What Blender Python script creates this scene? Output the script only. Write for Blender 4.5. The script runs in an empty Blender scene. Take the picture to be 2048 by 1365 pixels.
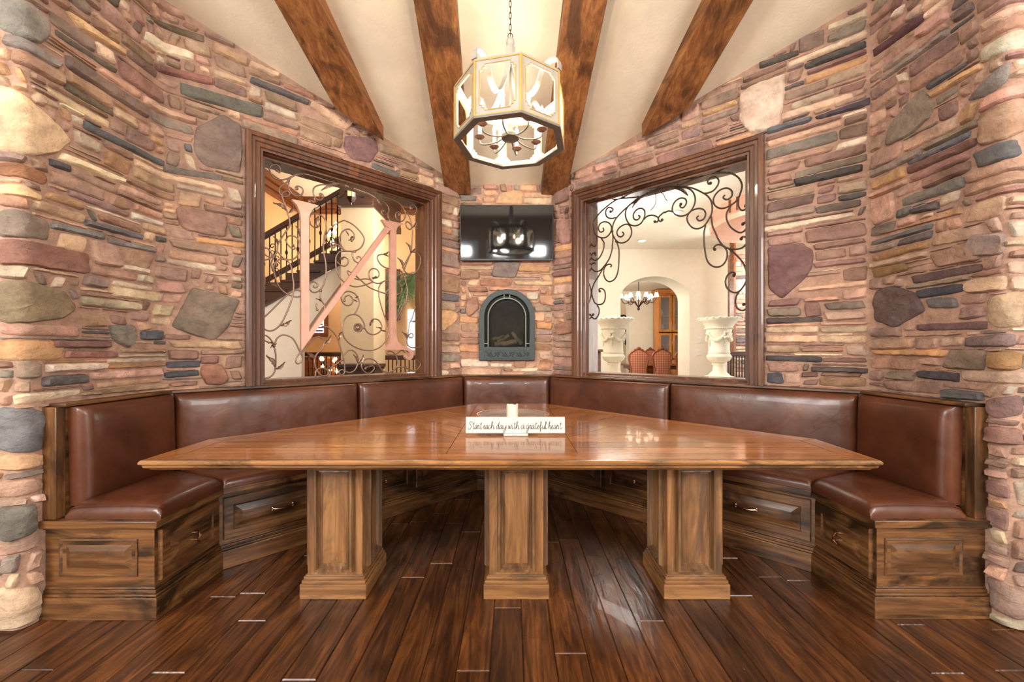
import bpy, bmesh, math, random
import numpy as np
from mathutils import Vector, Matrix, noise
from math import pi, sin, cos, radians, atan2, hypot, sqrt
random.seed(7)
SC = bpy.context.scene
COL = SC.collection
# ------------------------------------------------------------------ camera
F = 805.0; CX = 1024.0; HY = 700.0; CH = 1.22
cd = bpy.data.cameras.new('camera'); cam = bpy.data.objects.new('camera', cd); COL.objects.link(cam)
cam.location = (0, 0, CH); cam.rotation_euler = (pi/2, 0, 0)
cd.sensor_width = 36; cd.lens = F*36/2048; cd.shift_y = (HY-682.5)/2048; cd.clip_start = .05
SC.camera = cam
# ------------------------------------------------------------------ look
vs = SC.view_settings
vs.view_transform = 'Standard'; vs.look = 'None'; vs.gamma = 1; vs.use_curve_mapping = False
vs.exposure = 0.55
w = bpy.data.worlds.new('daylight'); SC.world = w; w.use_nodes = True
bg = w.node_tree.nodes['Background']; bg.inputs[0].default_value = (1.0, .965, .93, 1); bg.inputs[1].default_value = .72
def area(name, loc, aim, sx, sy, power, col=(1, 1, 1), spread=180):
    l = bpy.data.lights.new(name, 'AREA'); l.shape = 'RECTANGLE'; l.size = sx; l.size_y = sy
    l.energy = power; l.color = col; l.spread = radians(spread)
    o = bpy.data.objects.new(name, l); COL.objects.link(o); o.location = loc
    o.rotation_euler = (Vector(aim)-Vector(loc)).to_track_quat('-Z', 'Y').to_euler()
    return o
# daylight through the three windows of the wall behind the camera
for i, x in enumerate((-1.5, -.35, .8)):
    area('rear_window_daylight', (x, -4.75, 3.5), (x*.3, 3, 1.2), .42, .24, 36, (1.0, .98, .96))
area('side_fill_light', (-3.3, -2.3, 2.5), (.6, 3, 1.3), 2.0, 1.6, 190, (1.0, .97, .93))  # unseen fill lights added on both sides of the room, not windows
area('side_fill_light', (3.3, -2.3, 2.5), (-.6, 3, 1.3), 2.0, 1.6, 175, (1.0, .97, .94))
def soft(name, loc, power, col, r=.25):
    l = bpy.data.lights.new(name, 'POINT'); l.energy = power; l.color = col; l.shadow_soft_size = r
    o = bpy.data.objects.new(name, l); COL.objects.link(o); o.location = loc
soft('stair_hall_lamp', (-1.6, 5.4, 3.3), 34, (1, .95, .88))
soft('stair_hall_far_lamp', (-3.3, 8.0, 3.2), 44, (1, .84, .66))
area('stair_hall_daylight', (-.9, 5.6, 2.6), (-4, 6.6, 1.6), 1.0, 1.6, 32, (1, .95, .88))
soft('gallery_lamp', (1.3, 5.2, 2.3), 62, (1, .96, .89), .35)
soft('gallery_far_lamp', (4.3, 6.6, 2.4), 62, (1, .96, .89), .35)
soft('dining_room_lamp', (2.2, 10.4, 2.4), 115, (1, .95, .87), .3)
area('gallery_daylight', (5.4, 5.2, 1.7), (1.5, 7.5, 1.5), 1.2, 2.0, 35, (1, .97, .93))
# ------------------------------------------------------------------ helpers
def lin(c):
    return tuple(((v/255)/12.92 if v/255 <= .04045 else ((v/255+.055)/1.055)**2.4) for v in c)+(1.0,)
def ray(px, py):
    return Vector(((px-CX)/F, 1.0, (HY-py)/F))
def at(px, py, Y):
    r = ray(px, py); return Vector((r.x*Y, Y, CH+r.z*Y))
def atz(px, py, z):
    r = ray(px, py); k = (z-CH)/r.z; return Vector((r.x*k, k, z))
class MB:
    def __init__(s): s.v = []; s.f = []
    def add(s, vs_, fs):
        b = len(s.v); s.v += [tuple(p) for p in vs_]; s.f += [tuple(i+b for i in q) for q in fs]
    def box(s, x0, x1, y0, y1, z0, z1, fn=None):
        c = [(x, y, z) for z in (z0, z1) for y in (y0, y1) for x in (x0, x1)]
        if fn: c = [fn(*p) for p in c]
        s.add(c, [(0, 2, 3, 1), (4, 5, 7, 6), (0, 1, 5, 4), (2, 6, 7, 3), (0, 4, 6, 2), (1, 3, 7, 5)])
    def prism(s, poly, z0, z1, fn=None):
        n = len(poly); f = fn or (lambda x, y, z: (x, y, z))
        s.add([f(x, y, z0) for x, y in poly]+[f(x, y, z1) for x, y in poly],
              [tuple(range(n))[::-1], tuple(range(n, 2*n))]+[(i, (i+1) % n, n+(i+1) % n, n+i) for i in range(n)])
    def lathe(s, prof, c, n=24, axis=None):
        rings = []
        b = len(s.v)
        for r, z in prof:
            for k in range(n):
                a = 2*pi*k/n; p = Vector((r*cos(a), r*sin(a), z))
                if axis is not None: p = axis @ p
                s.v.append(tuple(Vector(c)+p))
        for i in range(len(prof)-1):
            for k in range(n):
                s.f.append((b+i*n+k, b+i*n+(k+1) % n, b+(i+1)*n+(k+1) % n, b+(i+1)*n+k))
        s.f.append(tuple(b+k for k in range(n))[::-1])
        s.f.append(tuple(b+(len(prof)-1)*n+k for k in range(n)))
    def tube(s, pts, r, n=6, closed=False, flat=None):
        pts = [Vector(p) for p in pts]; m = len(pts)
        if m < 2: return
        rr = r if isinstance(r, (list, tuple)) else [r]*m
        T = []
        for i in range(m):
            a = pts[(i-1) % m] if closed else pts[max(i-1, 0)]
            c = pts[(i+1) % m] if closed else pts[min(i+1, m-1)]
            t = c-a
            T.append(t.normalized() if t.length > 1e-9 else Vector((0, 0, 1)))
        up = Vector((0, 0, 1)) if abs(T[0].z) < .9 else Vector((0, 1, 0))
        N = (up-T[0]*up.dot(T[0])).normalized(); b = len(s.v)
        for i in range(m):
            N = (N-T[i]*N.dot(T[i]))
            N = N.normalized() if N.length > 1e-6 else T[i].orthogonal().normalized()
            B = T[i].cross(N)
            for k in range(n):
                a = 2*pi*k/n
                s.v.append(tuple(pts[i]+(N*cos(a)+B*sin(a))*rr[i]))
        for i in range(m if closed else m-1):
            j = (i+1) % m
            for k in range(n):
                s.f.append((b+i*n+k, b+i*n+(k+1) % n, b+j*n+(k+1) % n, b+j*n+k))
        if not closed:
            s.f.append(tuple(b+k for k in range(n))[::-1]); s.f.append(tuple(b+(m-1)*n+k for k in range(n)))
    def ribbon(s, pts, side, w, t):
        # flat bar along pts, 'side' = width direction
        side = Vector(side).normalized(); b = len(s.v); m = len(pts); pts = [Vector(p) for p in pts]
        for i in range(m):
            T = (pts[min(i+1, m-1)]-pts[max(i-1, 0)]).normalized(); n = T.cross(side).normalized()
            for a, c in ((-1, -1), (1, -1), (1, 1), (-1, 1)):
                s.v.append(tuple(pts[i]+side*a*w/2+n*c*t/2))
        for i in range(m-1):
            for k in range(4): s.f.append((b+i*4+k, b+i*4+(k+1) % 4, b+i*4+4+(k+1) % 4, b+i*4+4+k))
        s.f.append((b, b+3, b+2, b+1)); e = b+4*(m-1); s.f.append((e, e+1, e+2, e+3))
    def sphere(s, c, r, n=10, m=6, sc=(1, 1, 1)):
        prof = [(max(r*sin(pi*i/m), 1e-4), -r*cos(pi*i/m)) for i in range(m+1)]
        b = len(s.v); s.lathe(prof, (0, 0, 0), n)
        for i in range(b, len(s.v)):
            p = s.v[i]; s.v[i] = (c[0]+p[0]*sc[0], c[1]+p[1]*sc[1], c[2]+p[2]*sc[2])
    def frame(s, fn, u0, u1, v0, v1, prof, cap=True):
        # mitred moulding: prof = (inset, height) rings from the outside in
        b = len(s.v)
        for d, h in prof:
            for u, v in ((u0+d, v0+d), (u1-d, v0+d), (u1-d, v1-d), (u0+d, v1-d)): s.v.append(tuple(fn(u, v, h)))
        for i in range(len(prof)-1):
            for k in range(4): s.f.append((b+i*4+k, b+i*4+(k+1) % 4, b+i*4+4+(k+1) % 4, b+i*4+4+k))
        if cap: e = b+4*(len(prof)-1); s.f.append((e, e+1, e+2, e+3))
    def build(s, name, mat, parent=None, bev=0, smooth=35, recalc=True, label=None):
        me = bpy.data.meshes.new(name)
        vv = s.v
        if parent is not None:
            inv = XF[parent.name].inverted(); vv = [tuple(inv @ Vector(p)) for p in vv]
        me.from_pydata(vv, [], s.f); me.update()
        if recalc:
            bm = bmesh.new(); bm.from_mesh(me); bmesh.ops.recalc_face_normals(bm, faces=bm.faces); bm.to_mesh(me); bm.free()
        if smooth:
            me.shade_smooth(); me.set_sharp_from_angle(angle=radians(smooth))
        o = bpy.data.objects.new(name, me); COL.objects.link(o)
        if mat: me.materials.append(mat)
        if bev:
            m = o.modifiers.new('bevel', 'BEVEL'); m.width = bev; m.segments = 2; m.limit_method = 'ANGLE'; m.angle_limit = radians(40)
        if parent is not None:
            o.parent = parent; XF[o.name] = XF[parent.name]
        else: XF[o.name] = Matrix.Identity(4)
        if label: o['label'] = label
        return o
XF = {}
def thing(name, label, cat, loc=(0, 0, 0), rz=0, group=None):
    o = bpy.data.objects.new(name, None); COL.objects.link(o); o.empty_display_size = .1
    o.location = loc; o.rotation_euler = (0, 0, rz)
    XF[o.name] = Matrix.Translation(loc) @ Matrix.Rotation(rz, 4, 'Z')
    tag(o, label, cat, group); return o
def tag(o, label, cat, group=None):
    o['label'] = label; o['category'] = cat
    if group: o['group'] = group
    return o
def struct(o):
    o['kind'] = 'structure'; return o
def dup(root, loc, rz, label=None):
    r = root.copy(); COL.objects.link(r); r.location = loc; r.rotation_euler = (0, 0, rz)
    if label: r['label'] = label
    for ch in list(root.children):
        c = ch.copy(); COL.objects.link(c); c.parent = r
        for g in list(ch.children):
            d = g.copy(); COL.objects.link(d); d.parent = c
    return r
def spline(pts, k=6, closed=False):
    out = []; n = len(pts); P = [Vector(p) for p in pts]
    rng = range(n if closed else n-1)
    for i in rng:
        a = P[(i-1) % n] if closed else P[max(i-1, 0)]; b = P[i]; c = P[(i+1) % n]; d = P[(i+2) % n] if closed else P[min(i+2, n-1)]
        for j in range(k):
            t = j/k
            out.append(.5*((2*b)+(c-a)*t+(2*a-5*b+4*c-d)*t*t+(3*b-a-3*c+d)*t*t*t))
    if not closed: out.append(P[-1])
    return out
# ------------------------------------------------------------------ materials
class NT:
    def __init__(s, name):
        s.m = bpy.data.materials.new(name); s.m.use_nodes = True; s.t = s.m.node_tree; s.n = s.t.nodes
        s.b = s.n['Principled BSDF']
    def new(s, typ, **kw):
        n = s.n.new(typ)
        for k, v in kw.items():
            if k.startswith('i_'): n.inputs[k[2:].replace('_', ' ')].default_value = v
            else: setattr(n, k, v)
        return n
    def link(s, a, b): s.t.links.new(a, b)
    def coords(s, scale, kind='Object', rot=(0, 0, 0), src=None):
        mp = s.new('ShaderNodeMapping'); mp.inputs['Scale'].default_value = scale; mp.inputs['Rotation'].default_value = rot
        if src is None:
            tc = s.new('ShaderNodeTexCoord'); src = tc.outputs[kind]
        s.link(src, mp.inputs['Vector']); return mp.outputs[0]
    def noise(s, vec, scale, detail=4, rough=.55, dist=0):
        n = s.new('ShaderNodeTexNoise'); n.inputs['Scale'].default_value = scale; n.inputs['Detail'].default_value = detail
        n.inputs['Roughness'].default_value = rough; n.inputs['Distortion'].default_value = dist
        s.link(vec, n.inputs['Vector']); return n.outputs['Fac']
    def ramp(s, fac, stops):
        r = s.new('ShaderNodeValToRGB'); e = r.color_ramp.elements
        while len(e) < len(stops): e.new(.5)
        for q, (p, c) in zip(e, stops): q.position = p; q.color = c if len(c) == 4 else lin(c)
        s.link(fac, r.inputs[0]); return r.outputs[0]
    def mix(s, fac, a, b, mode='MIX'):
        n = s.new('ShaderNodeMix', data_type='RGBA', blend_type=mode)
        for sock, v in ((n.inputs[0], fac), (n.inputs[6], a), (n.inputs[7], b)):
            if isinstance(v, (float, int)): sock.default_value = v
            elif isinstance(v, tuple): sock.default_value = v
            else: s.link(v, sock)
        return n.outputs[2]
    def math(s, op, a, b=0.0):
        n = s.new('ShaderNodeMath', operation=op)
        for sock, v in ((n.inputs[0], a), (n.inputs[1], b)):
            if isinstance(v, (float, int)): sock.default_value = v
            else: s.link(v, sock)
        return n.outputs[0]
    def bump(s, h, strength, dist=.01, prev=None):
        n = s.new('ShaderNodeBump'); n.inputs['Strength'].default_value = strength; n.inputs['Distance'].default_value = dist
        s.link(h, n.inputs['Height'])
        if prev is not None: s.link(prev, n.inputs['Normal'])
        return n.outputs[0]
    def out(s, col=None, rough=None, normal=None, metal=None, coat=None, spec=None):
        for nm, v in (('Base Color', col), ('Roughness', rough), ('Normal', normal), ('Metallic', metal), ('Coat Weight', coat), ('Specular IOR Level', spec)):
            if v is None: continue
            if isinstance(v, (float, int, tuple)): s.b.inputs[nm].default_value = v
            else: s.link(v, s.b.inputs[nm])
        return s.m
def plain(name, c, rough=.5, metal=0, bumpy=0, var=.06, coat=0):
    t = NT(name); v = t.coords((1, 1, 1)); n = t.noise(v, 9, 5)
    a = tuple(x*(1-var*2) for x in lin(c)[:3])+(1,); b = tuple(min(1, x*(1+var)) for x in lin(c)[:3])+(1,)
    col = t.ramp(n, [(.3, a), (.7, b)])
    nb = t.bump(t.noise(v, 60, 4), bumpy, .004) if bumpy else None
    return t.out(col, rough, nb, metal, coat)
def emis(name, c, s):
    t = NT(name); t.b.inputs['Base Color'].default_value = lin(c); t.b.inputs['Emission Color'].default_value = lin(c)
    t.b.inputs['Emission Strength'].default_value = s; return t.m
def wood(name, dark, mid, light, axis='x', rough=.4, stain=.5, coat=0.0, uv=False, bump=.25, stain_col=(38, 24, 12)):
    t = NT(name); st = {'x': (1.3, 22, 22), 'y': (22, 1.3, 22), 'z': (22, 22, 1.3)}[axis]
    st2 = {'x': (.5, 1.6, 1.6), 'y': (1.6, .5, 1.6), 'z': (1.6, 1.6, .5)}[axis]
    src = None
    tc = t.new('ShaderNodeTexCoord')
    if uv: src = tc.outputs['UV']
    else:
        oi = t.new('ShaderNodeObjectInfo'); va = t.new('ShaderNodeVectorMath', operation='ADD')
        mm = t.math('MULTIPLY', oi.outputs['Random'], 17.0); cb = t.new('ShaderNodeCombineXYZ')
        for k in range(3): t.link(mm, cb.inputs[k])
        t.link(tc.outputs['Object'], va.inputs[0]); t.link(cb.outputs[0], va.inputs[1]); src = va.outputs[0]
    if axis == 'x' and not uv:
        sn = t.new('ShaderNodeSeparateXYZ'); t.link(tc.outputs['Normal'], sn.inputs[0]); fx = t.math('GREATER_THAN', t.math('ABSOLUTE', sn.outputs[0]), t.math('ABSOLUTE', sn.outputs[1]))
        sp = t.new('ShaderNodeSeparateXYZ'); t.link(src, sp.inputs[0]); cb2 = t.new('ShaderNodeCombineXYZ')
        t.link(sp.outputs[1], cb2.inputs[0]); t.link(sp.outputs[0], cb2.inputs[1]); t.link(sp.outputs[2], cb2.inputs[2])
        mv = t.new('ShaderNodeMix', data_type='VECTOR'); t.link(fx, mv.inputs[0]); t.link(src, mv.inputs[4]); t.link(cb2.outputs[0], mv.inputs[5]); src = mv.outputs[1]
    v1 = t.coords(st, src=src); v2 = t.coords(st2, src=src); v3 = t.coords(tuple(a*3 for a in st), src=src)
    g = t.noise(v1, 1.3, 7, .62, .9); col = t.ramp(g, [(.22, dark), (.47, mid), (.7, light)])
    fine = t.ramp(t.noise(v3, 2.5, 3, .6), [(.3, (.72, .72, .72, 1)), (.65, (1.1, 1.1, 1.1, 1))])
    col = t.mix(.5, col, fine, 'MULTIPLY')
    big = t.ramp(t.noise(v2, 3.6, 6, .62, 1.2), [(.47, (0, 0, 0, 1)), (.62, (1, 1, 1, 1))])
    col = t.mix(t.math('MULTIPLY', big, stain), col, lin(stain_col))
    blot = t.ramp(t.noise(v2, 1.7, 3, .5, .3), [(.35, (.75, .72, .68, 1)), (.65, (1.15, 1.12, 1.1, 1))])
    col = t.mix(.8, col, blot, 'MULTIPLY')
    vo = t.new('ShaderNodeTexVoronoi'); vo.inputs['Scale'].default_value = 2.6
    t.link(t.coords(tuple(a**.5*1.0 for a in st2), src=src), vo.inputs['Vector'])
    knot = t.ramp(vo.outputs['Distance'], [(.02, (1, 1, 1, 1)), (.075, (0, 0, 0, 1))])
    col = t.mix(t.math('MULTIPLY', knot, .75), col, lin(stain_col))
    nb = t.bump(t.noise(v3, 1.2, 4, .6), bump, .003)
    rr = t.ramp(g, [(.3, (rough*1.25,)*3+(1,)), (.7, (rough*.85,)*3+(1,))])
    return t.out(col, rr, nb, 0.0, coat)
M = {}
BW = dict(dark=(54, 35, 20), mid=(98, 64, 36), light=(134, 94, 56))
M['bench_x'] = wood('bench_wood_along', axis='x', rough=.34, stain=.95, **BW)
M['bench_z'] = wood('bench_wood_upright', axis='z', rough=.34, stain=.75, **BW)
PW = dict(dark=(104, 68, 38), mid=(134, 92, 54), light=(160, 118, 74))
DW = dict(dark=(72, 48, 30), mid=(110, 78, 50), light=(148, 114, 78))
M['ped_z'] = wood('pedestal_wood_upright', axis='z', rough=.38, stain=.75, stain_col=(74, 52, 34), **PW)
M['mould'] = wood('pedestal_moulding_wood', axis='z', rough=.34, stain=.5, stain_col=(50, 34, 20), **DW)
M['ped_x'] = wood('pedestal_wood_level', axis='x', rough=.38, stain=.75, stain_col=(78, 56, 38), **PW)
M['top'] = wood('table_top_wood', (122, 74, 38), (158, 100, 54), (180, 120, 70), axis='x', rough=.14, stain=.3, coat=.2, uv=True, bump=.12, stain_col=(70, 38, 18))
M['top_edge'] = wood('table_edge_wood', (74, 46, 24), (136, 92, 50), (176, 126, 78), axis='x', rough=.25, stain=.8, coat=.4, bump=.3, stain_col=(40, 26, 14))
M['beam'] = wood('beam_wood', (88, 50, 24), (140, 88, 46), (176, 120, 70), axis='y', rough=.55, stain=.8, bump=.5, stain_col=(66, 38, 18))
M['casing'] = wood('casing_wood', (58, 33, 20), (90, 54, 34), (118, 76, 50), axis='z', rough=.28, stain=.25, coat=.3, bump=.1, stain_col=(40, 24, 20))
M['casing_x'] = wood('casing_wood_level', (70, 44, 30), (118, 82, 56), (150, 112, 80), axis='x', rough=.28, stain=.3, coat=.3, bump=.1)
M['stair'] = wood('stair_wood', (44, 26, 20), (68, 42, 32), (88, 58, 44), axis='x', rough=.35, stain=.2, bump=.1)
M['crown'] = wood('crown_wood', (88, 48, 26), (128, 76, 42), (150, 94, 58), axis='x', rough=.35, stain=.2, bump=.1)
M['honey'] = wood('honey_pine', (170, 98, 40), (214, 140, 66), (236, 168, 92), axis='z', rough=.35, stain=.15, bump=.1, stain_col=(120, 60, 20))
M['redwood'] = wood('dining_wood', (100, 50, 30), (140, 78, 48), (166, 100, 66), axis='x', rough=.3, stain=.2, bump=.1)
M['greywood'] = wood('dresser_wood', (78, 58, 56), (104, 82, 78), (124, 100, 96), axis='x', rough=.4, stain=.1, bump=.1)
M['iron'] = plain('dark_iron', (70, 54, 44), .42, .75, .3)
M['iron_l'] = plain('bronze_iron', (138, 110, 94), .36, .55, .3)
M['black_iron'] = plain('black_iron', (34, 30, 32), .45, .5, .2)
M['copper'] = plain('copper_letter', (208, 158, 138), .42, .35, .25, .08)
M['chrome'] = plain('polished_pull', (190, 150, 130), .2, 1.0)
M['cast'] = plain('cast_iron_grey', (60, 68, 67), .5, .35, .6)
M['cast_l'] = plain('cast_iron_bead', (112, 118, 113), .45, .3, .2)
M['cream'] = plain('cream_plaster', (234, 220, 194), .85, 0, .25, .03)
M['hallcream'] = plain('hall_cream_paint', (240, 231, 214), .85, 0, .1, .02)
M['tanwall'] = plain('hall_tan_paint', (208, 182, 146), .85, 0, .1, .03)
M['orangewall'] = plain('hall_warm_paint', (230, 188, 140), .85, 0, .1, .03)
M['paper'] = plain('white_board', (196, 191, 181), .6, 0, 0, .01)
M['ink'] = plain('grey_ink', (44, 44, 44), .7, 0, 0, .02)
M['wax'] = plain('ivory_wax', (214, 208, 186), .45, 0, .1, .02)
M['urn'] = plain('ivory_urn_stone', (226, 218, 196), .7, 0, .5, .05)
M['white_wash'] = plain('whitewashed_wood', (172, 165, 154), .55, 0, .5, .10)
M['gold'] = plain('gilt_edge', (206, 168, 96), .4, .35, .2, .06)
M['lgrey'] = plain('lantern_grey', (130, 126, 118), .5, .2, .3, .08)
M['plate'] = plain('white_plastic', (238, 234, 224), .4)
M['tvb'] = plain('tv_black_plastic', (26, 28, 32), .3)
M['cup'] = plain('rust_candle_cup', (128, 92, 76), .7, .1, .4)
M['leaf'] = plain('palm_green', (84, 104, 62), .5, 0, 0, .25)
M['trunk'] = plain('palm_trunk', (110, 82, 58), .9, 0, .8, .15)
M['pot'] = plain('clay_pot', (150, 92, 66), .8, 0, .3)
M['log'] = plain('ceramic_log', (104, 92, 66), .9, 0, .9, .3)
M['velvet'] = plain('flower_petal', (236, 164, 60), .6)
t = NT('tv_screen_glass'); t.out((.006, .007, .009, 1), .045, None, 0.0, 0.0, .75); M['screen'] = t.m
t = NT('fire_glass'); t.b.inputs['Transmission Weight'].default_value = .0; t.out((.03, .033, .03, 1), .12, None, 0.0, .2, .6)
t.b.inputs['Alpha'].default_value = .35; M['fglass'] = t.m
t = NT('clear_tray_glass'); t.out((.62, .55, .48, 1), .12, None, .4, .2); t.b.inputs['Alpha'].default_value = .45; M['tray'] = t.m
t = NT('cabinet_glass'); t.out((.35, .36, .36, 1), .08, None, 0.0); t.b.inputs['Alpha'].default_value = .25; M['glass'] = t.m
t = NT('firebox_soot'); v = t.coords((1, 1, 1)); t.out(t.ramp(t.noise(v, 14, 4), [(.3, (24, 24, 22)), (.7, (62, 58, 50))]), .9); M['soot'] = t.m
# leather
t = NT('brown_leather'); v = t.coords((1, 1, 1))
c = t.ramp(t.noise(v, 2.2, 5, .6, .4), [(.3, (60, 30, 17)), (.55, (84, 44, 25)), (.75, (104, 58, 34))])
vo = t.new('ShaderNodeTexVoronoi', feature='DISTANCE_TO_EDGE'); vo.inputs['Scale'].default_value = 260; t.link(v, vo.inputs['Vector'])
b1 = t.bump(vo.outputs['Distance'], .12, .001)
b2 = t.bump(t.noise(t.coords((1, 1, 1), rot=(.4, .3, .7)), 6, 3, .5, 1.0), .22, .010, b1)
t.out(c, t.ramp(t.noise(v, 12, 3), [(.3, (.26,)*3+(1,)), (.7, (.42,)*3+(1,))]), b2, 0.0, .12); M['leather'] = t.m
t = NT('quilted_rust_fabric'); v = t.coords((1, 1, 1), rot=(0, 0, 0))
ck = t.new('ShaderNodeTexChecker'); ck.inputs['Scale'].default_value = 22; ck.inputs[1].default_value = lin((196, 128, 98)); ck.inputs[2].default_value = lin((150, 84, 62))
t.link(t.coords((1, 1, 1), rot=(0, pi/4, 0)), ck.inputs['Vector']); t.out(ck.outputs[0], .8); M['quilt'] = t.m
# stone with a colour per stone
t = NT('ledge_stone'); at_ = t.new('ShaderNodeAttribute', attribute_name='Col'); v = t.coords((1, 1, 1))
n1 = t.noise(v, 5, 7, .65, .6); n2 = t.noise(v, 26, 7, .7); n3 = t.noise(t.coords((1, 1, 1.5)), 9, 8, .72, .25)
c = t.mix(1.0, at_.outputs['Color'], t.ramp(n1, [(.3, (.74, .72, .72, 1)), (.7, (1.22, 1.2, 1.17, 1))]), 'MULTIPLY')
c = t.mix(.8, c, t.ramp(n2, [(.28, (.70, .69, .68, 1)), (.5, (1, 1, 1, 1)), (.75, (1.2, 1.18, 1.15, 1))]), 'MULTIPLY')
st = t.ramp(n3, [(.55, (0, 0, 0, 1)), (.75, (1, 1, 1, 1))]); c = t.mix(t.math('MULTIPLY', st, .3), c, lin((176, 142, 112)))
vo = t.new('ShaderNodeTexVoronoi', feature='DISTANCE_TO_EDGE'); vo.inputs['Scale'].default_value = 9
t.link(t.coords((1, 1, 1.8)), vo.inputs['Vector'])
cr = t.ramp(vo.outputs['Distance'], [(0.0, (0, 0, 0, 1)), (.05, (1, 1, 1, 1))])
nb = t.bump(n3, .85, .03); nb = t.bump(n2, .75, .012, nb); vc = t.new('ShaderNodeTexVoronoi'); vc.inputs['Scale'].default_value = 16; t.link(t.coords((1, 1, 1.7)), vc.inputs['Vector']); nb = t.bump(vc.outputs['Distance'], .35, .012, nb); nb = t.bump(t.noise(v, 110, 5, .7), .35, .003, nb)
hs = t.new('ShaderNodeHueSaturation'); hs.inputs['Saturation'].default_value = .94; hs.inputs['Value'].default_value = 1.03; t.link(c, hs.inputs['Color']); c = hs.outputs[0]
t.out(c, .86, nb, 0.0, 0.0, .3); M['stone'] = t.m
# floor planks
t = NT('dark_plank_floor'); at_ = t.new('ShaderNodeAttribute', attribute_name='Col'); tc = t.new('ShaderNodeTexCoord')
va = t.new('ShaderNodeVectorMath', operation='MULTIPLY_ADD'); t.link(at_.outputs['Color'], va.inputs[0]); va.inputs[1].default_value = (31, 47, 13); t.link(tc.outputs['Object'], va.inputs[2])
s_ = va.outputs[0]; g = t.noise(t.coords((16, 1.5, 1), src=s_), 1.4, 7, .65, 1.6)
c = t.ramp(g, [(.25, (36, 20, 12)), (.46, (72, 43, 24)), (.6, (98, 60, 31)), (.8, (132, 82, 42))])
patch = t.ramp(t.noise(t.coords((3.5, 1.2, 1), src=s_), 2.2, 5, .6, .5), [(.38, (.55, .5, .48, 1)), (.62, (1.2, 1.15, 1.05, 1))])
c = t.mix(.9, c, patch, 'MULTIPLY')
sx = t.new('ShaderNodeSeparateColor'); t.link(at_.outputs['Color'], sx.inputs[0])
c = t.mix(1.0, c, t.ramp(sx.outputs[0], [(0, (.7, .68, .68, 1)), (1, (1.25, 1.2, 1.12, 1))]), 'MULTIPLY')
spk = t.ramp(t.noise(s_, 42, 3, .5), [(.72, (0, 0, 0, 1)), (.78, (1, 1, 1, 1))]); c = t.mix(t.math('MULTIPLY', spk, .25), c, lin((150, 120, 96)))
nb = t.bump(t.noise(t.coords((14, 2.4, 1), src=s_), 1.6, 3, .5, .6), .4, .012); nb = t.bump(g, .25, .003, nb)
t.out(c, t.ramp(t.noise(s_, 6, 3), [(.3, (.24,)*3+(1,)), (.7, (.42,)*3+(1,))]), nb, 0.0, .1); M['floor'] = t.m
# ------------------------------------------------------------------ setting: plan of the stone bay
W = [Vector(p) for p in ((-2.13, 1.745), (-2.13, 2.45), (-.52, 4.02), (.41, 4.02), (2.17, 2.44), (2.17, 1.757))]
def zceil(y): return 2.87+.31*(4.02-y)
class Path:
    def __init__(s, pts, inward, fil=.05):
        s.p = [Vector(q) for q in pts]; s.L = [0.0]; s.fil = fil; s.sg = inward
        for a, b in zip(s.p, s.p[1:]): s.L.append(s.L[-1]+(b-a).length)
        s.D = [(b-a).normalized() for a, b in zip(s.p, s.p[1:])]
        s.N = [Vector((d.y, -d.x))*inward for d in s.D]
    def __call__(s, u, z, p=0.0):
        n = len(s.D)
        for k in range(1, n):
            r = s.fil
            if abs(u-s.L[k]) < r:
                t = (u-s.L[k]+r)/(2*r); a = s.p[k]-s.D[k-1]*r; c = s.p[k]+s.D[k]*r
                q = a*(1-t)**2+s.p[k]*2*t*(1-t)+c*t*t; nn = (s.N[k-1]*(1-t)+s.N[k]*t).normalized()
                q = q+nn*p; return Vector((q.x, q.y, z))
        k = 0
        while k < n-1 and u > s.L[k+1]: k += 1
        q = s.p[k]+s.D[k]*(u-s.L[k])+s.N[k]*p
        return Vector((q.x, q.y, z))
    def px(s, px, py, pref=None):
        # where the sight line through a photo pixel meets this wall -> (u, z)
        r = ray(px, py); d = Vector((r.x, r.y)); best = None
        for k, (a, e) in enumerate(zip(s.p, s.D)):
            det = d.x*(-e.y)+d.y*e.x
            if abs(det) < 1e-6: continue
            tt = (a.x*(-e.y)+a.y*e.x)/det; uu = (d.x*a.y-d.y*a.x)/det
            ln = s.L[k+1]-s.L[k]; over = max(0, -uu, uu-ln)
            if tt > 0 and (best is None or over < best[0]-1e-9): best = (over, s.L[k]+uu, CH+r.z*tt)
        return best[1], best[2]
left = Path([(-3.3, 1.745)]+W[:3], 1); right = Path([W[3], W[4], W[5], (3.3, 1.757)], 1); back = Path([W[2], W[3]], 1)
CREAM = (228, 206, 178); SLATE = (116, 112, 110); DARK = (88, 88, 94); GREYB = (150, 134, 120); PINK = (192, 154, 132); BRN = (160, 128, 108)
MAUVE = (166, 132, 114); ORG = (200, 156, 114); TAN = (206, 174, 144); PURP = (128, 96, 92); BLUE = (128, 132, 140)
PAL = [(PINK, 22), (TAN, 20), (MAUVE, 18), (BRN, 15), (GREYB, 11), (CREAM, 9), (ORG, 5), (SLATE, 6), ((176, 138, 118), 16)]
def pick(rn):
    tot = sum(w_ for _, w_ in PAL); x = rn.random()*tot
    for c_, w_ in PAL:
        x -= w_
        if x <= 0: break
    kk = rn.uniform(.9, 1.08); return tuple(max(20, min(250, v*kk+rn.uniform(-4, 4))) for v in c_)
MORTAR = (184, 147, 125)
def inpoly(x, y, P):
    c = np.zeros(x.shape, bool); n = len(P)
    for i in range(n):
        x0, y0 = P[i]; x1, y1 = P[(i+1) % n]
        if y0 == y1: continue
        cond = ((y0 > y) != (y1 > y)) & (x < (x1-x0)*(y-y0)/(y1-y0)+x0); c ^= cond
    return c
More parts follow.
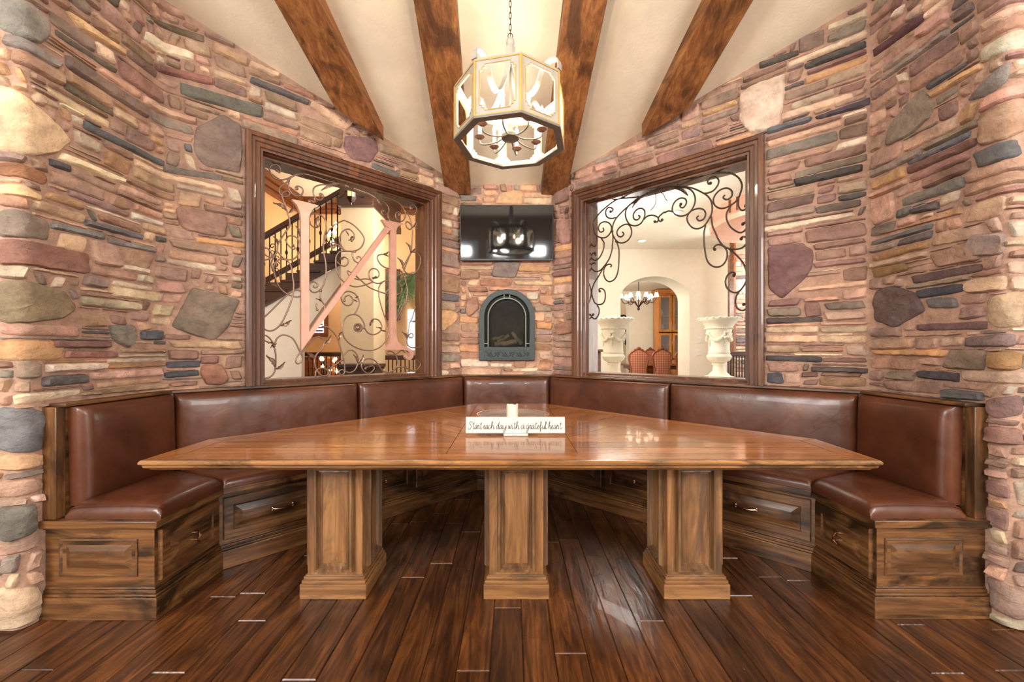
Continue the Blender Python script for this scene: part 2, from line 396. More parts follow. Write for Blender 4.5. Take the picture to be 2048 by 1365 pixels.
def stone_wall(name, path, placed, u0, u1, blocked, ztop, kinks, seed, res=.008, z0=0.0, backp=.2):
    rn = random.Random(seed); V = []; Fc = []; C = []
    nu = int((u1-u0)/res); nz = int(3.75/res)
    occ = np.zeros((nu, nz), bool)
    uu = u0+(np.arange(nu)+.5)*res; zz = (np.arange(nz)+.5)*res; UU, ZZ = np.meshgrid(uu, zz, indexing='ij')
    top = np.array([ztop(u) for u in uu]); occ |= ZZ > top[:, None]
    for a, b, c_, d in blocked: occ |= (UU > a) & (UU < b) & (ZZ > c_) & (ZZ < d)
    for k in kinks: occ[max(0, int((k-u0)/res)), :] = True
    stones = []
    for poly, c_ in placed:
        P = [path.px(*q) for q in poly]; cu = sum(p[0] for p in P)/len(P); cz = sum(p[1] for p in P)/len(P)
        m = inpoly(UU, ZZ, P)
        ad = np.zeros_like(occ); g = 0
        for dx in range(-g, g+1):
            for dz in range(-g, g+1): ad |= np.roll(np.roll(m, dx, 0), dz, 1)
        occ |= ad; cc_ = Vector((cu, cz)); P = [tuple(Vector(p)+(Vector(p)-cc_).normalized()*.005) for p in P]; stones.append((P, c_, True))
    R = lambda x: int(round(x/res))
    for j in range(R(z0), nz):
        i = 0
        while i < nu:
            if occ[i, j]: i += 1; continue
            run = i
            while run < nu and not occ[run, j]: run += 1
            n = run-i; L = R(min(.6, max(.12, rn.lognormvariate(math.log(.30), .42))))
            if n < L+R(.09): L = n
            if L > R(.62): L = n//2
            if L < R(.035): occ[i:i+L, j] = True; i += L; continue
            if L < R(.055): occ[i:i+L, j] = True; i += L; continue
            H = R(rn.choice((.045, .052, .058, .062, .066, .07, .075, .08, .088, .1)))
            if i > 0 and rn.random() < .8:
                t_ = j
                while t_ < nz and occ[i-1, t_] and t_-j < R(.13): t_ += 1
                if R(.04) <= t_-j <= R(.105): H = t_-j
            if L < R(.11): H = min(H, int(L*1.1))
            if rn.random() < .05 and L < R(.3) and L > R(.12): H = R(rn.uniform(.12, .2))
            blk = occ[i:i+L, j:j+H]; rows = np.where(blk.any(0))[0]
            if len(rows): H = rows[0]
            # avoid leaving slivers under an obstacle
            nxt = occ[i:i+L, j:j+H+R(.03)]; r2 = np.where(nxt.any(0))[0]
            if len(r2) and r2[0] < H+R(.026): H = r2[0]
            if H < R(.018): occ[i:i+L, j] = True; i += L; continue
            occ[i:i+L, j:j+H] = True
            g = .0038; a, b = u0+i*res+g, u0+(i+L)*res-g; c_, d = j*res+g, (j+H)*res-g
            jz = min(.006, (d-c_)*.12); q = lambda m_: rn.uniform(-m_, m_)
            sl = rn.choice((0, 0, .012, -.012, .022, -.022))*min(1, (d-c_)/.05)
            P = [(a+q(.004)+max(0, sl), c_+q(jz)), (b+q(.004)-max(0, -sl), c_+q(jz)), (b+q(.004)-max(0, sl), d+q(jz)), (a+q(.004)+max(0, -sl), d+q(jz))]
            stones.append((P, pick(rn), False)); i += L
    nv = noise.noise
    def pushv(u, z, p, col):
        V.append(path(u, z, p)); C.append(col)
    for P, c_, big in stones:
        base = lin(c_); pr = rn.uniform(.010, .027); off = Vector((rn.uniform(0, 90), rn.uniform(0, 90), rn.uniform(0, 90)))
        kk = rn.choice((.84, .9, 1.06, 1.12)); c2 = lin(tuple(max(10, min(255, v*kk*w_)) for v, w_ in zip(c_, rn.choice(((1, 1, 1), (1.03, 1, .96), (.97, 1, 1.03), (1.03, .98, .98))))))
        wu = max(abs(p[0]-P[0][0]) for p in P)+.05; wz = max(max(p[1] for p in P)-min(p[1] for p in P), .03); su, sz = rn.uniform(-.008, .008)/wu, rn.uniform(-.008, .008)/wz
        cu = sum(p[0] for p in P)/len(P); cz = sum(p[1] for p in P)/len(P)
        def relief(u, z, e):
            k = min(1, e/.010); k = k*(2-k)
            r = nv(Vector((u*14, z*22, 0))+off)*.006+nv(Vector((u*45, z*60, 3))+off)*.0025
            st_ = nv(Vector((u*6, z*9, 7))+off); r += .005*(1 if st_ > .12 else 0)-.004*(1 if st_ < -.22 else 0)
            return -.002+k*(pr+.002+r+su*(u-cu)+sz*(z-cz))
        def colr(u, z):
            f = min(1, max(0, .5+nv(Vector((u*5, z*11, 5))+off)*1.5)); f2 = 1+nv(Vector((u*18, z*30, 9))+off)*.13
            return tuple((base[k]*(1-f)+c2[k]*f)*f2 for k in range(3))+(1,)
        if len(P) == 4:
            (a, b, c3, d) = [Vector(p) for p in P]
            if big and (b-a).cross(c3-b) < 0: pass
            lw = max(.02, ((b-a).length+(c3-d).length)/2); lh = max(.015, ((d-a).length+(c3-b).length)/2)
            if lh > lw: a, b, c3, d = b, c3, d, a; lw, lh = lh, lw
            def ts(L_, st__):
                e1 = min(.004/L_, .1); e2 = min(.011/L_, .25); k = max(1, int(round(L_*(1-2*e2)/st__)))
                return [0, e1, e2]+[e2+(1-2*e2)*i_/k for i_ in range(1, k)]+[1-e2, 1-e1, 1]
            S = ts(lw, .018); T = ts(lh, .016); aa, bb = rn.uniform(.1, .45), rn.uniform(.1, .45); b0 = len(V)
            for s_ in S:
                for t_ in T:
                    dl, dr = s_*lw, (1-s_)*lw; f = 1-aa*math.exp(-dl/.010)-bb*math.exp(-dr/.010)
                    t2 = .5+(t_-.5)*max(.2, f)
                    q_ = (a*(1-s_)+b*s_)*(1-t2)+(d*(1-s_)+c3*s_)*t2
                    e = min(dl, dr, t_*lh, (1-t_)*lh)
                    w1 = nv(Vector((q_.x*30, q_.y*30, 1))+off)*.0035
                    u_, z_ = q_.x+w1*.6, q_.y+w1
                    pushv(u_, z_, relief(u_, z_, e), colr(u_, z_))
            n2 = len(T)
            for i_ in range(len(S)-1):
                for j_ in range(n2-1): Fc.append((b0+i_*n2+j_, b0+(i_+1)*n2+j_, b0+(i_+1)*n2+j_+1, b0+i_*n2+j_+1))
        else:
            PP = [Vector(p) for p in P]; n = len(PP); per = sum((PP[(k+1) % n]-PP[k]).length for k in range(n)); out = []
            for k in range(n):
                l = (PP[(k+1) % n]-PP[k]).length; m = max(2, int(l/.018))
                for i_ in range(m): out.append(PP[k].lerp(PP[(k+1) % n], i_/m))
            mm = len(out); out = [(out[(k-1) % mm]+out[k]*2+out[(k+1) % mm])/4 for k in range(mm)]
            cc = Vector((cu, cz)); rad = sum((o-cc).length for o in out)/mm
            fr = [0, .004/rad, .012/rad]; k = max(2, int(rad/.022)); fr += [fr[2]+(1-fr[2])*i_/k for i_ in range(1, k)]
            b0 = len(V)
            for f in fr:
                for o_ in out:
                    q_ = o_+(cc-o_)*f; w1 = nv(Vector((q_.x*24, q_.y*24, 1))+off)*.006*(1-f)
                    pushv(q_.x+w1, q_.y+w1, relief(q_.x, q_.y, f*rad), colr(q_.x, q_.y))
            pushv(cu, cz, relief(cu, cz, rad), colr(cu, cz))
            for i_ in range(len(fr)-1):
                for k_ in range(mm): Fc.append((b0+i_*mm+k_, b0+i_*mm+(k_+1) % mm, b0+(i_+1)*mm+(k_+1) % mm, b0+(i_+1)*mm+k_))
            e0 = b0+(len(fr)-1)*mm
            for k_ in range(mm): Fc.append((e0+k_, e0+(k_+1) % mm, len(V)-1))
    # mortar bed, gently uneven, plus the back face of the wall
    us = {u0, u1}; k = u0
    while k < u1: us.add(k); k += (.012 if name == 'wall_back' else .03)
    for a, b, *_ in blocked:
        us |= {x for x in (a, b) if u0 < x < u1}
    for L_ in path.L[1:-1]:
        for q_ in (-.05, -.03, 0, .03, .05): us.add(L_+q_)
    us = sorted(x for x in us if u0-1e-6 <= x <= u1+1e-6); us = [x for i_, x in enumerate(us) if i_ == 0 or x-us[i_-1] > .002]
    zs = set(np.arange(0, 3.76, .012 if name == 'wall_back' else .03).tolist())
    for a, b, c_, d in blocked: zs |= {c_, min(d, 3.75)}
    zs = sorted(x for x in zs if x >= 0); zs = [x for i_, x in enumerate(zs) if i_ == 0 or x-zs[i_-1] > .002]
    hole = lambda u, z: any(len(h) > 4 and h[0] < u < h[1] and h[2] < z < h[3] for h in holes_of(blocked))
    mc = lin(MORTAR)
    for pp in (0, -backp):
        idx = {}
        for i_ in range(len(us)-1):
            for j_ in range(len(zs)-1):
                um, zm = (us[i_]+us[i_+1])/2, (zs[j_]+zs[j_+1])/2
                if any(a < um < b and c_ < zm < d for a, b, c_, d in HOLES.get(name, [])): continue
                if zs[j_] > ztop(um)+.05: continue
                q_ = []
                for (x, y) in ((i_, j_), (i_+1, j_), (i_+1, j_+1), (i_, j_+1)):
                    if (x, y) not in idx:
                        idx[(x, y)] = len(V); u_, z_ = us[x], zs[y]
                        zz_ = min(z_, ztop(u_)+.03)
                        r_ = .0005+nv(Vector((u_*9, z_*9, 2)))*.003 if pp == 0 else 0
                        V.append(path(u_, zz_, pp+r_)); k_ = 1+nv(Vector((u_*4, z_*4, 4)))*.12; C.append(tuple(v*k_ for v in mc[:3])+(1,))
                    q_.append(idx[(x, y)])
                Fc.append(tuple(q_) if pp == 0 else tuple(q_[::-1]))
    me = bpy.data.meshes.new(name); me.from_pydata([tuple(v) for v in V], [], Fc); me.update(); me.shade_smooth()
    me.set_sharp_from_angle(angle=radians(50))
    ca = me.color_attributes.new('Col', 'FLOAT_COLOR', 'POINT'); ca.data.foreach_set('color', [x for c_ in C for x in c_])
    me.materials.append(M['stone']); o = bpy.data.objects.new(name, me); COL.objects.link(o); struct(o); return o
def holes_of(b): return b
HOLES = {}
# ------------------------------------------------------------------ openings (u, z) in the two slanting walls
def rect_of(path, pa, pb):
    a = path.px(*pa); b = path.px(*pb); return min(a[0], b[0]), max(a[0], b[0]), (a[1]+b[1])/2
lu0, lu1, lz = rect_of(left, (489, 262), (877, 388)); ru0, ru1, rz = rect_of(right, (1150, 388), (1530, 270))
OT = (lz+rz)/2; CW = .105; OB = .965
LO = (lu0+CW, lu1-CW, OB+.03, OT-CW); RO = (ru0+CW, ru1-CW, OB+.03, OT-CW)
HOLES['wall_left'] = [(lu0+.03, lu1-.03, OB, OT-.03)]; HOLES['wall_right'] = [(ru0+.03, ru1-.03, OB, OT-.03)]
SL = [  # larger and more telling stones, outlined where they sit: points seen on the wall, colour
 ([(0,0),(30,0),(70,12),(95,40),(98,70),(75,88),(40,70),(0,60)],(146,142,132)),
 ([(0,172),(50,190),(85,230),(143,280),(110,305),(60,312),(0,303)],(226,194,154)),
 ([(388,286),(394,256),(447,229),(480,249),(484,293),(480,346),(410,333),(388,304)],(152,134,122)),
 ([(351,418),(363,412),(454,432),(452,474),(410,469),(363,458)],(162,124,106)),
 ([(385,575),(480,600),(455,655),(428,681),(391,672),(343,652),(363,618)],(148,130,112)),
 ([(0,563),(30,560),(123,581),(151,615),(123,637),(46,646),(0,646)],(152,134,104)),
 ([(0,481),(34,480),(172,509),(175,548),(101,538),(0,529)],(172,128,110)),
 ([(0,421),(31,418),(95,443),(98,458),(94,481),(30,474),(0,475)],(142,126,112)),
 ([(0,680),(132,683),(117,720),(0,721)],(204,154,104)),
 ([(214,651),(268,651),(269,677),(254,697),(228,683)],(128,124,112)),
 ([(403,731),(443,729),(458,757),(449,769),(412,769),(400,745)],(178,128,104)),
 ([(332,723),(400,721),(398,735),(334,737)],(92,94,100)), ([(328,745),(395,740),(397,752),(329,757)],(86,88,96)),
 ([(86,752),(168,749),(175,766),(83,775)],(100,98,98)), ([(280,663),(323,661),(323,681),(281,681)],(98,102,112)),
 ([(215,475),(309,496),(309,507),(215,487)],(150,146,140)), ([(171,438),(283,469),(283,481),(169,451)],(118,116,120)),
 ([(103,444),(206,468),(206,481),(103,457)],(150,150,150)), ([(362,165),(525,212),(522,238),(362,190)],(116,112,100)),
 ([(168,241),(326,322),(324,334),(166,258)],(106,106,104)), ([(110,58),(231,138),(228,147),(110,72)],(108,104,90)),
 ([(132,165),(220,220),(225,234),(128,179)],(114,104,88)), ([(300,27),(407,70),(407,86),(304,42)],(132,116,94)),
 ([(126,306),(247,357),(245,368),(115,319)],(242,222,188)), ([(92,172),(216,242),(214,258),(95,185)],(236,206,162)),
 ([(293,62),(388,106),(385,123),(288,81)],(240,222,190)), ([(264,423),(324,445),(322,454),(264,438)],(244,234,216)),
 ([(332,517),(432,532),(431,545),(334,529)],(238,220,192)), ([(243,528),(292,538),(291,550),(243,540)],(238,220,196)),
 ([(220,572),(320,586),(320,605),(226,594)],(228,206,172)), ([(160,592),(277,606),(277,623),(160,612)],(214,196,164)),
 ([(92,728),(211,725),(208,740),(92,746)],(232,216,196)), ([(31,789),(157,777),(155,791),(31,811)],(230,208,180)),
 ([(392,474),(489,488),(489,498),(394,485)],(218,164,108)), ([(140,500),(0,0),(0,0)],None),
 ([(160,785),(335,765),(338,778),(160,793)],(186,156,128)), ([(0,815),(75,818),(85,830),(80,900),(30,905),(0,895)],(126,126,128)),
 ([(0,1175),(75,1172),(82,1232),(30,1256),(0,1260)],(220,188,154)), ([(0,1015),(72,1008),(70,1062),(30,1082),(0,1076)],(134,128,118)),
 ([(104,680),(218,682),(215,697),(106,697)],(150,112,104)), ([(131,700),(232,703),(230,717),(128,717)],(156,112,100)),
 ([(0,910),(80,905),(80,935),(0,940)],(212,168,126)), ([(690,272),(750,276),(757,302),(740,325),(700,318),(688,298)],(148,108,104)),
 ([(882,620),(906,622),(917,633),(903,650),(882,664)],(216,176,124)), ([(744,325),(800,346),(796,356),(744,336)],(124,120,116)),
 ([(652,222),(706,246),(704,254),(655,236)],(170,132,116)), ([(622,202),(708,246),(690,262),(620,216)],(220,186,152)),
 ([(542,370),(542,370),(542,371)],None), ([(145,335),(232,375),(230,390),(140,350)],(178,146,126)),
 ([(137,378),(255,424),(253,436),(135,392)],(170,138,130)), ([(0,330),(36,325),(96,352),(92,372),(30,352),(0,354)],(170,120,84)),
 ([(0,372),(36,370),(84,392),(80,402),(30,390),(0,392)],(230,196,146)), ([(130,20),(250,100),(248,112),(160,60)],(234,192,140)),
 ([(210,0),(275,70),(278,88),(200,30)],(172,136,122)), ([(310,125),(425,155),(425,172),(310,140)],(146,104,96)),
 ([(325,330),(445,350),(443,362),(325,345)],(130,118,108)), ([(255,250),(305,285),(303,305),(250,280)],(170,136,122)),
]
SR = [
 ([(1480,190),(1500,175),(1570,148),(1568,195),(1560,245),(1530,262),(1500,265),(1480,240)],(214,184,160)),
 ([(1536,495),(1604,486),(1626,503),(1624,536),(1608,558),(1564,598),(1538,576),(1536,521)],(126,94,92)),
 ([(1755,580),(1784,572),(1835,587),(1852,622),(1791,655),(1753,640),(1747,605)],(110,92,90)),
 ([(1777,253),(1842,178),(1872,209),(1861,235),(1820,271),(1773,293)],(146,130,114)),
 ([(1962,228),(2030,200),(2048,200),(2048,262),(2015,275),(1960,293)],(188,152,126)),
 ([(1935,200),(1971,161),(2022,121),(2018,158),(1975,194)],(150,142,136)),
 ([(1930,447),(1952,407),(2013,389),(2011,422),(1990,435)],(208,172,142)),
 ([(1982,594),(2044,583),(2044,653),(1993,655),(1974,635)],(214,180,144)),
 ([(1886,737),(1908,700),(1974,700),(1967,741)],(150,128,110)),
 ([(1610,128),(1732,82),(1732,97),(1612,141)],(98,94,88)), ([(1520,126),(1595,101),(1597,112),(1520,139)],(102,96,90)),
 ([(1630,234),(1740,196),(1742,211),(1637,240)],(84,76,84)), ([(1536,256),(1624,233),(1619,245),(1536,269)],(114,118,128)),
 ([(1588,359),(1725,328),(1723,344),(1593,374)],(92,84,80)), ([(1765,152),(1901,55),(1897,73),(1769,161)],(142,134,126)),
 ([(1748,99),(1846,27),(1848,44),(1750,114)],(106,70,74)), ([(1817,324),(1943,260),(1938,278),(1820,331)],(112,108,112)),
 ([(1852,172),(1936,121),(1934,132),(1861,180)],(122,118,118)), ([(1806,396),(1929,352),(1929,376),(1808,414)],(134,126,116)),
 ([(1824,418),(1877,403),(1881,418),(1826,429)],(90,88,92)), ([(1632,414),(1720,398),(1720,414),(1634,429)],(118,106,96)),
 ([(1837,580),(1925,567),(1927,585),(1842,598)],(88,86,92)), ([(1824,552),(1963,526),(1965,543),(1831,569)],(106,86,84)),
 ([(1835,649),(1974,642),(1974,660),(1837,662)],(112,84,84)), ([(1533,636),(1643,634),(1645,644),(1535,649)],(104,94,90)),
 ([(1533,711),(1643,713),(1643,726),(1533,722)],(92,86,86)), ([(1839,741),(1918,746),(1919,765),(1841,757)],(84,78,80)),
 ([(1535,746),(1562,746),(1569,768),(1535,766)],(80,80,84)), ([(1624,733),(1736,737),(1736,747),(1624,744)],(90,82,80)),
 ([(1890,777),(1967,785),(1967,803),(1888,798)],(120,122,124)), ([(1564,227),(1703,185),(1705,198),(1564,240)],(226,198,168)),
 ([(1575,126),(1734,59),(1734,71),(1577,137)],(228,202,172)), ([(1529,455),(1705,424),(1709,435),(1529,468)],(232,206,176)),
 ([(1533,655),(1637,653),(1635,667),(1533,666)],(216,188,154)), ([(1641,655),(1736,651),(1733,666),(1645,666)],(212,184,154)),
 ([(1533,671),(1634,671),(1634,686),(1531,686)],(212,182,150)), ([(1641,673),(1733,671),(1733,688),(1641,686)],(206,176,146)),
 ([(1533,692),(1601,692),(1598,706),(1533,706)],(214,182,152)),
 ([(1599,576),(1733,561),(1733,572),(1597,585)],(206,176,146)), ([(1610,156),(1736,110),(1736,123),(1613,170)],(206,158,112)),
 ([(1855,187),(1960,126),(1969,137),(1868,196)],(206,162,118)), ([(1747,510),(1855,482),(1857,497),(1750,524)],(176,134,92)),
 ([(1749,537),(1813,525),(1819,541),(1751,557)],(148,116,76)), ([(1980,705),(2037,702),(2035,743),(1980,737)],(178,134,86)),
 ([(1748,700),(1895,700),(1890,715),(1760,710)],(206,160,112)), ([(1861,510),(1930,488),(1960,490),(1960,520),(1880,535)],(170,134,112)),
 ([(1934,505),(1951,470),(2012,468),(2010,505),(1940,517)],(162,136,124)), ([(1862,490),(1880,465),(1966,450),(1962,475),(1880,492)],(186,150,126)),
 ([(1800,460),(1925,410),(1925,428),(1760,470)],(178,140,110)), ([(1933,575),(1945,560),(2015,550),(2015,580),(1940,586)],(212,178,144)),
 ([(1934,675),(2030,666),(2030,695),(1932,694)],(128,108,106)), ([(1770,760),(1885,765),(1885,790),(1775,780)],(166,130,112)),
 ([(1640,755),(1732,755),(1732,775),(1640,772)],(156,126,96)), ([(1975,1150),(2048,1180),(2048,1240),(1985,1215)],(172,146,130)),
 ([(1975,800),(2040,790),(2040,830),(1990,835),(1975,825)],(150,118,112)),
]
SB = [
 ([(990,523),(1041,525),(1030,557),(983,554)],(142,130,122)), ([(991,408),(1000,388),(1027,381),(1047,386),(1044,409)],(212,166,122)),
 ([(1038,532),(1100,533),(1098,546),(1037,544)],(206,156,108)), ([(1027,563),(1104,563),(1105,573),(1033,571)],(228,196,156)),
 ([(960,559),(1026,559),(1020,574),(960,572)],(168,120,92)), ([(934,598),(955,594),(957,618),(940,634),(932,628)],(176,134,108)),
 ([(920,632),(956,636),(956,648),(920,646)],(200,152,108)), ([(1026,738),(1076,736),(1072,744),(1026,744)],(232,204,168)),
 ([(920,390),(952,392),(952,402),(922,404)],(140,128,116)), ([(1078,590),(1110,592),(1110,614),(1080,608)],(186,146,112)),
 ([(1072,645),(1104,646),(1102,660),(1074,658)],(196,146,96)), ([(918,690),(958,690),(958,706),(920,704)],(190,140,104)),
]
SR2 = [([(1109,650),(1145,640),(1145,667),(1118,671)],(158,116,96)), ([(1113,440),(1145,442),(1142,486),(1122,488),(1114,470)],(170,128,116))]
sl = [s for s in SL if s[1]]
def lz_top(u): q = left(u, 0); return zceil(q.y)
def rz_top(u): q = right(u, 0); return zceil(q.y)
KL = left.L; KR = right.L
PAL0 = PAL
PAL = [(PINK, 22), ((212, 178, 146), 20), ((168, 134, 118), 16), ((168, 136, 112), 15), (GREYB, 11), (CREAM, 12), (ORG, 5), (SLATE, 4), ((190, 150, 122), 18)]
wl = stone_wall('wall_left', left, sl, 0, KL[3], [(lu0-.004, lu1+.004, OB, OT+.004), (KL[1]+.09, 9, 0, .955)], lz_top, [], 11)
PAL = [(PINK, 18), ((200, 166, 142), 16), (MAUVE, 22), ((150, 118, 106), 18), (GREYB, 10), (CREAM, 8), (ORG, 3), (SLATE, 5), ((174, 138, 122), 18)]
wr = stone_wall('wall_right', right, SR+SR2, 0, KR[3], [(ru0-.004, ru1+.004, OB, OT+.004), (0, KR[2]-.09, 0, .955)], rz_top, [KR[1]], 23)
bh0, bh1, bz0, bz1 = back.px(958, 600)[0], back.px(1070, 600)[0], back.px(1010, 721)[1], back.px(1010, 580)[1]
bcx = (bh0+bh1)/2; HOLES['wall_back'] = [(bh0+.03, bh1-.03, bz0+.03, bz1-.26)]+[(bcx-.255*cos(q_*pi/2), bcx+.255*cos(q_*pi/2), bz1-.275+.255*sin((q_-.13)*pi/2), bz1-.272+.255*sin(q_*pi/2)) for q_ in (.12, .24, .36, .48, .6, .72, .84)]
# TV and fireplace zone on the back wall
f0 = back.px(958, 580); f1 = back.px(1070, 721)
PAL = [((214, 164, 130), 22), ((216, 178, 140), 22), ((184, 138, 112), 14), ((176, 136, 110), 12), ((162, 142, 124), 12), (CREAM, 10), (ORG, 9), ((140, 130, 122), 5)]
wb = stone_wall('wall_back', back, SB, 0, back.L[1], [(f0[0]+.02, f1[0]-.02, f1[1]+.01, f0[1]-.16), (f0[0]+.1, f1[0]-.1, f0[1]-.2, f0[1]-.02), (-1, 9, 0, .955)], lambda u: zceil(4.02), [], 5)
# ------------------------------------------------------------------ floor of single planks
def floor_mesh():
    V = []; Fc = []; C = []; rn = random.Random(3); pw = .128; x = -6.1
    while x < 6.1:
        y = -5.2+rn.uniform(-.8, 0)
        while y < 4.35:
            L = rn.uniform(.45, 1.5); a, b, c_, d = x+.0012, x+pw-.0012, y+.0012, min(y+L, 4.35)-.0012
            col = (rn.random(), rn.random(), rn.random(), 1); e = .003; b0 = len(V); dz = rn.uniform(-.0008, .0008)
            V += [(a, c_, -.004), (b, c_, -.004), (b, d, -.004), (a, d, -.004), (a+e, c_+e, dz), (b-e, c_+e, dz), (b-e, d-e, dz), (a+e, d-e, dz)]
            C += [col]*8; Fc += [(b0+4, b0+5, b0+6, b0+7)]+[(b0+k, b0+(k+1) % 4, b0+4+(k+1) % 4, b0+4+k) for k in range(4)]
            y += L
        x += pw
    b0 = len(V); V += [(-6.2, -5.4, -.005), (6.2, -5.4, -.005), (6.2, 4.4, -.005), (-6.2, 4.4, -.005), (-6.2, -5.4, -.06), (6.2, -5.4, -.06), (6.2, 4.4, -.06), (-6.2, 4.4, -.06)]
    C += [(.0, .1, .1, 1)]*8; Fc += [(b0, b0+1, b0+2, b0+3), (b0+7, b0+6, b0+5, b0+4)]+[(b0+4+k, b0+4+(k+1) % 4, b0+(k+1) % 4, b0+k) for k in range(4)]
    me = bpy.data.meshes.new('floor'); me.from_pydata(V, [], Fc); me.update()
    ca = me.color_attributes.new('Col', 'FLOAT_COLOR', 'POINT'); ca.data.foreach_set('color', [x_ for c_ in C for x_ in c_])
    me.materials.append(M['floor']); o = bpy.data.objects.new('floor', me); COL.objects.link(o); struct(o)
floor_mesh()
m = MB(); m.box(-9, 9, 4.4, 15, -.06, -.001); struct(m.build('floor', M['stair'], smooth=0))
# ------------------------------------------------------------------ ceiling: plastered slope, ridge behind the camera, beams
ybk = W[2].y+.22
m = MB()
def zc(y): return zceil(max(y, -1.2))
CP = [(-3.4, -1.2), (3.4, -1.2), (3.4, 1.9), (2.28, 1.9), (2.26, 2.52), (.45, 4.14), (-.56, 4.14), (-2.23, 2.52), (-2.23, 1.9), (-3.4, 1.9)]
n_ = len(CP); m.v = [(x, y, zc(y)) for x, y in CP]+[(x, y, zc(y)+.12) for x, y in CP]
m.f = [tuple(range(n_)), tuple(range(n_, 2*n_))[::-1]]+[(i, (i+1) % n_, n_+(i+1) % n_, n_+i) for i in range(n_)]
ys = [-1.2, -5.0]
for a, b in zip(ys, ys[1:]):
    m.add([(-3.4, a, zc(a)), (3.4, a, zc(a)), (3.4, b, zc(b)), (-3.4, b, zc(b)), (-3.4, a, zc(a)+.12), (3.4, a, zc(a)+.12), (3.4, b, zc(b)+.12), (-3.4, b, zc(b)+.12)],
          [(0, 1, 2, 3), (7, 6, 5, 4), (0, 4, 5, 1), (2, 6, 7, 3), (0, 3, 7, 4), (1, 5, 6, 2)])
struct(m.build('ceiling', M['cream'], smooth=0))
m = MB()
for x in (-3.4, 3.4):
    m.box(x-.06, x+.06, -5.0, 1.74, 3.4, 4.5); m.box(x-.06, x+.06, -5.0, 1.70, 0, 1.5)  # unseen side walls; the low pieces are added to block light under the table
struct(m.build('wall_light_block', M['cream'], smooth=0))
for i, (xa, xb) in enumerate(((-1.20, -1.30), (-.535, -.455), (.415, .435), (1.20, 1.33))):
    # beam axis drifts slightly from the wall (xa) towards the room (xb at y=2.4)
    m = MB(); sl_ = (xb-xa)/(4.0-2.4); ye = 4.05 if i in (1, 2) else (3.42 if i == 0 else 3.35); w_ = .125
    yc = -1.2
    xo = lambda y: xa+sl_*(4.0-y) if i in (1, 2) else xa+sl_*(3.3-y)*1.2
    for d0, d1 in ((0, -.115),):
        pts = []
        if i == 0: y_l, y_r = 3.06, 3.36
        elif i == 3: y_l, y_r = 3.33, 3.06
        else: y_l = y_r = 4.0
        v = []
        for (x_, ye_) in ((-w_, y_l), (w_, y_r)):
            for y in (ye_, yc):
                for d in (.02, -.115): v.append((xo(y)+x_, y, zc(y)+d))
        m.add(v, [(0, 1, 3, 2), (4, 6, 7, 5), (0, 4, 5, 1), (2, 3, 7, 6), (1, 5, 7, 3), (0, 2, 6, 4)])
    o = m.build('ceiling_beam', M['beam'], bev=.006)
    tag(o, ('knotty brown timber beam running down to the left stone wall above the scrolled letter window',
            'knotty timber beam ending on the left corner above the television',
            'knotty timber beam ending on the right corner above the television, behind the lantern',
            'knotty brown timber beam running down to the right stone wall above the arched scroll window')[i], 'beam', 'ceiling beams')
# rear wall with three windows (behind the camera, mirrored in the television)
m = MB()
xs = [-3.4, -1.95, -1.05, -.8, .1, .35, 1.25, 3.4]
for k in range(7):
    a, b = xs[k], xs[k+1]
    if k in (1, 3, 5): m.box(a, b, -5.0, -4.85, 0, 3.2); m.box(a, b, -5.0, -4.85, 3.85, 4.6)
    else: m.box(a, b, -5.0, -4.85, 0, 4.6)
struct(m.build('wall_rear', M['tanwall'], smooth=0))
# ------------------------------------------------------------------ casings and jambs of the two inner windows
CAS = [(0, 0), (0, .045), (.012, .052), (.03, .05), (.036, .040), (.055, .034), (.062, .026), (.085, .022), (.092, .014), (.105, .010), (.107, -.02), (.112, -.025), (.118, -.05), (.13, -.052), (.132, -.21), (.10, -.215)]
def casing(n, path, u0, u1):
    fn = lambda u, v, h: path(u, v, h+.012)
    m = MB(); m.frame(fn, u0, u1, OB-.09, OT, CAS, cap=False)
    return struct(m.build('window_%d' % n, M['casing'], smooth=30))
casing(1, left, lu0, lu1); casing(2, right, ru0, ru1)
# ------------------------------------------------------------------ the built-in bench
full = Path(W, 1, .0001)
def off(d, ye):
    P = []
    for k in range(4):
        a = W[k]+full.N[k]*d; b = W[k+1]+full.N[k+1]*d; e, g = full.D[k], full.D[k+1]
        det = e.x*(-g.y)+g.x*e.y; r = b-a; t = (r.x*(-g.y)+g.x*r.y)/det; P.append(a+e*t)
    e0 = W[0]+full.N[0]*d; e0 = e0+full.D[0]*((ye-e0.y)/full.D[0].y)
    e1 = W[5]+full.N[4]*d; e1 = e1+full.D[4]*((ye+.008-e1.y)/full.D[4].y)
    return [e0]+P+[e1]
def plan(k, d0, d1, ye):
    a, b = off(d0, ye), off(d1, ye); return [tuple(a[k]), tuple(a[k+1]), tuple(b[k+1]), tuple(b[k])]
def ends(r_, m_=3): 
    return [0]+[r_*(1-cos(pi/2*i/m_)) for i in range(1, m_+1)]
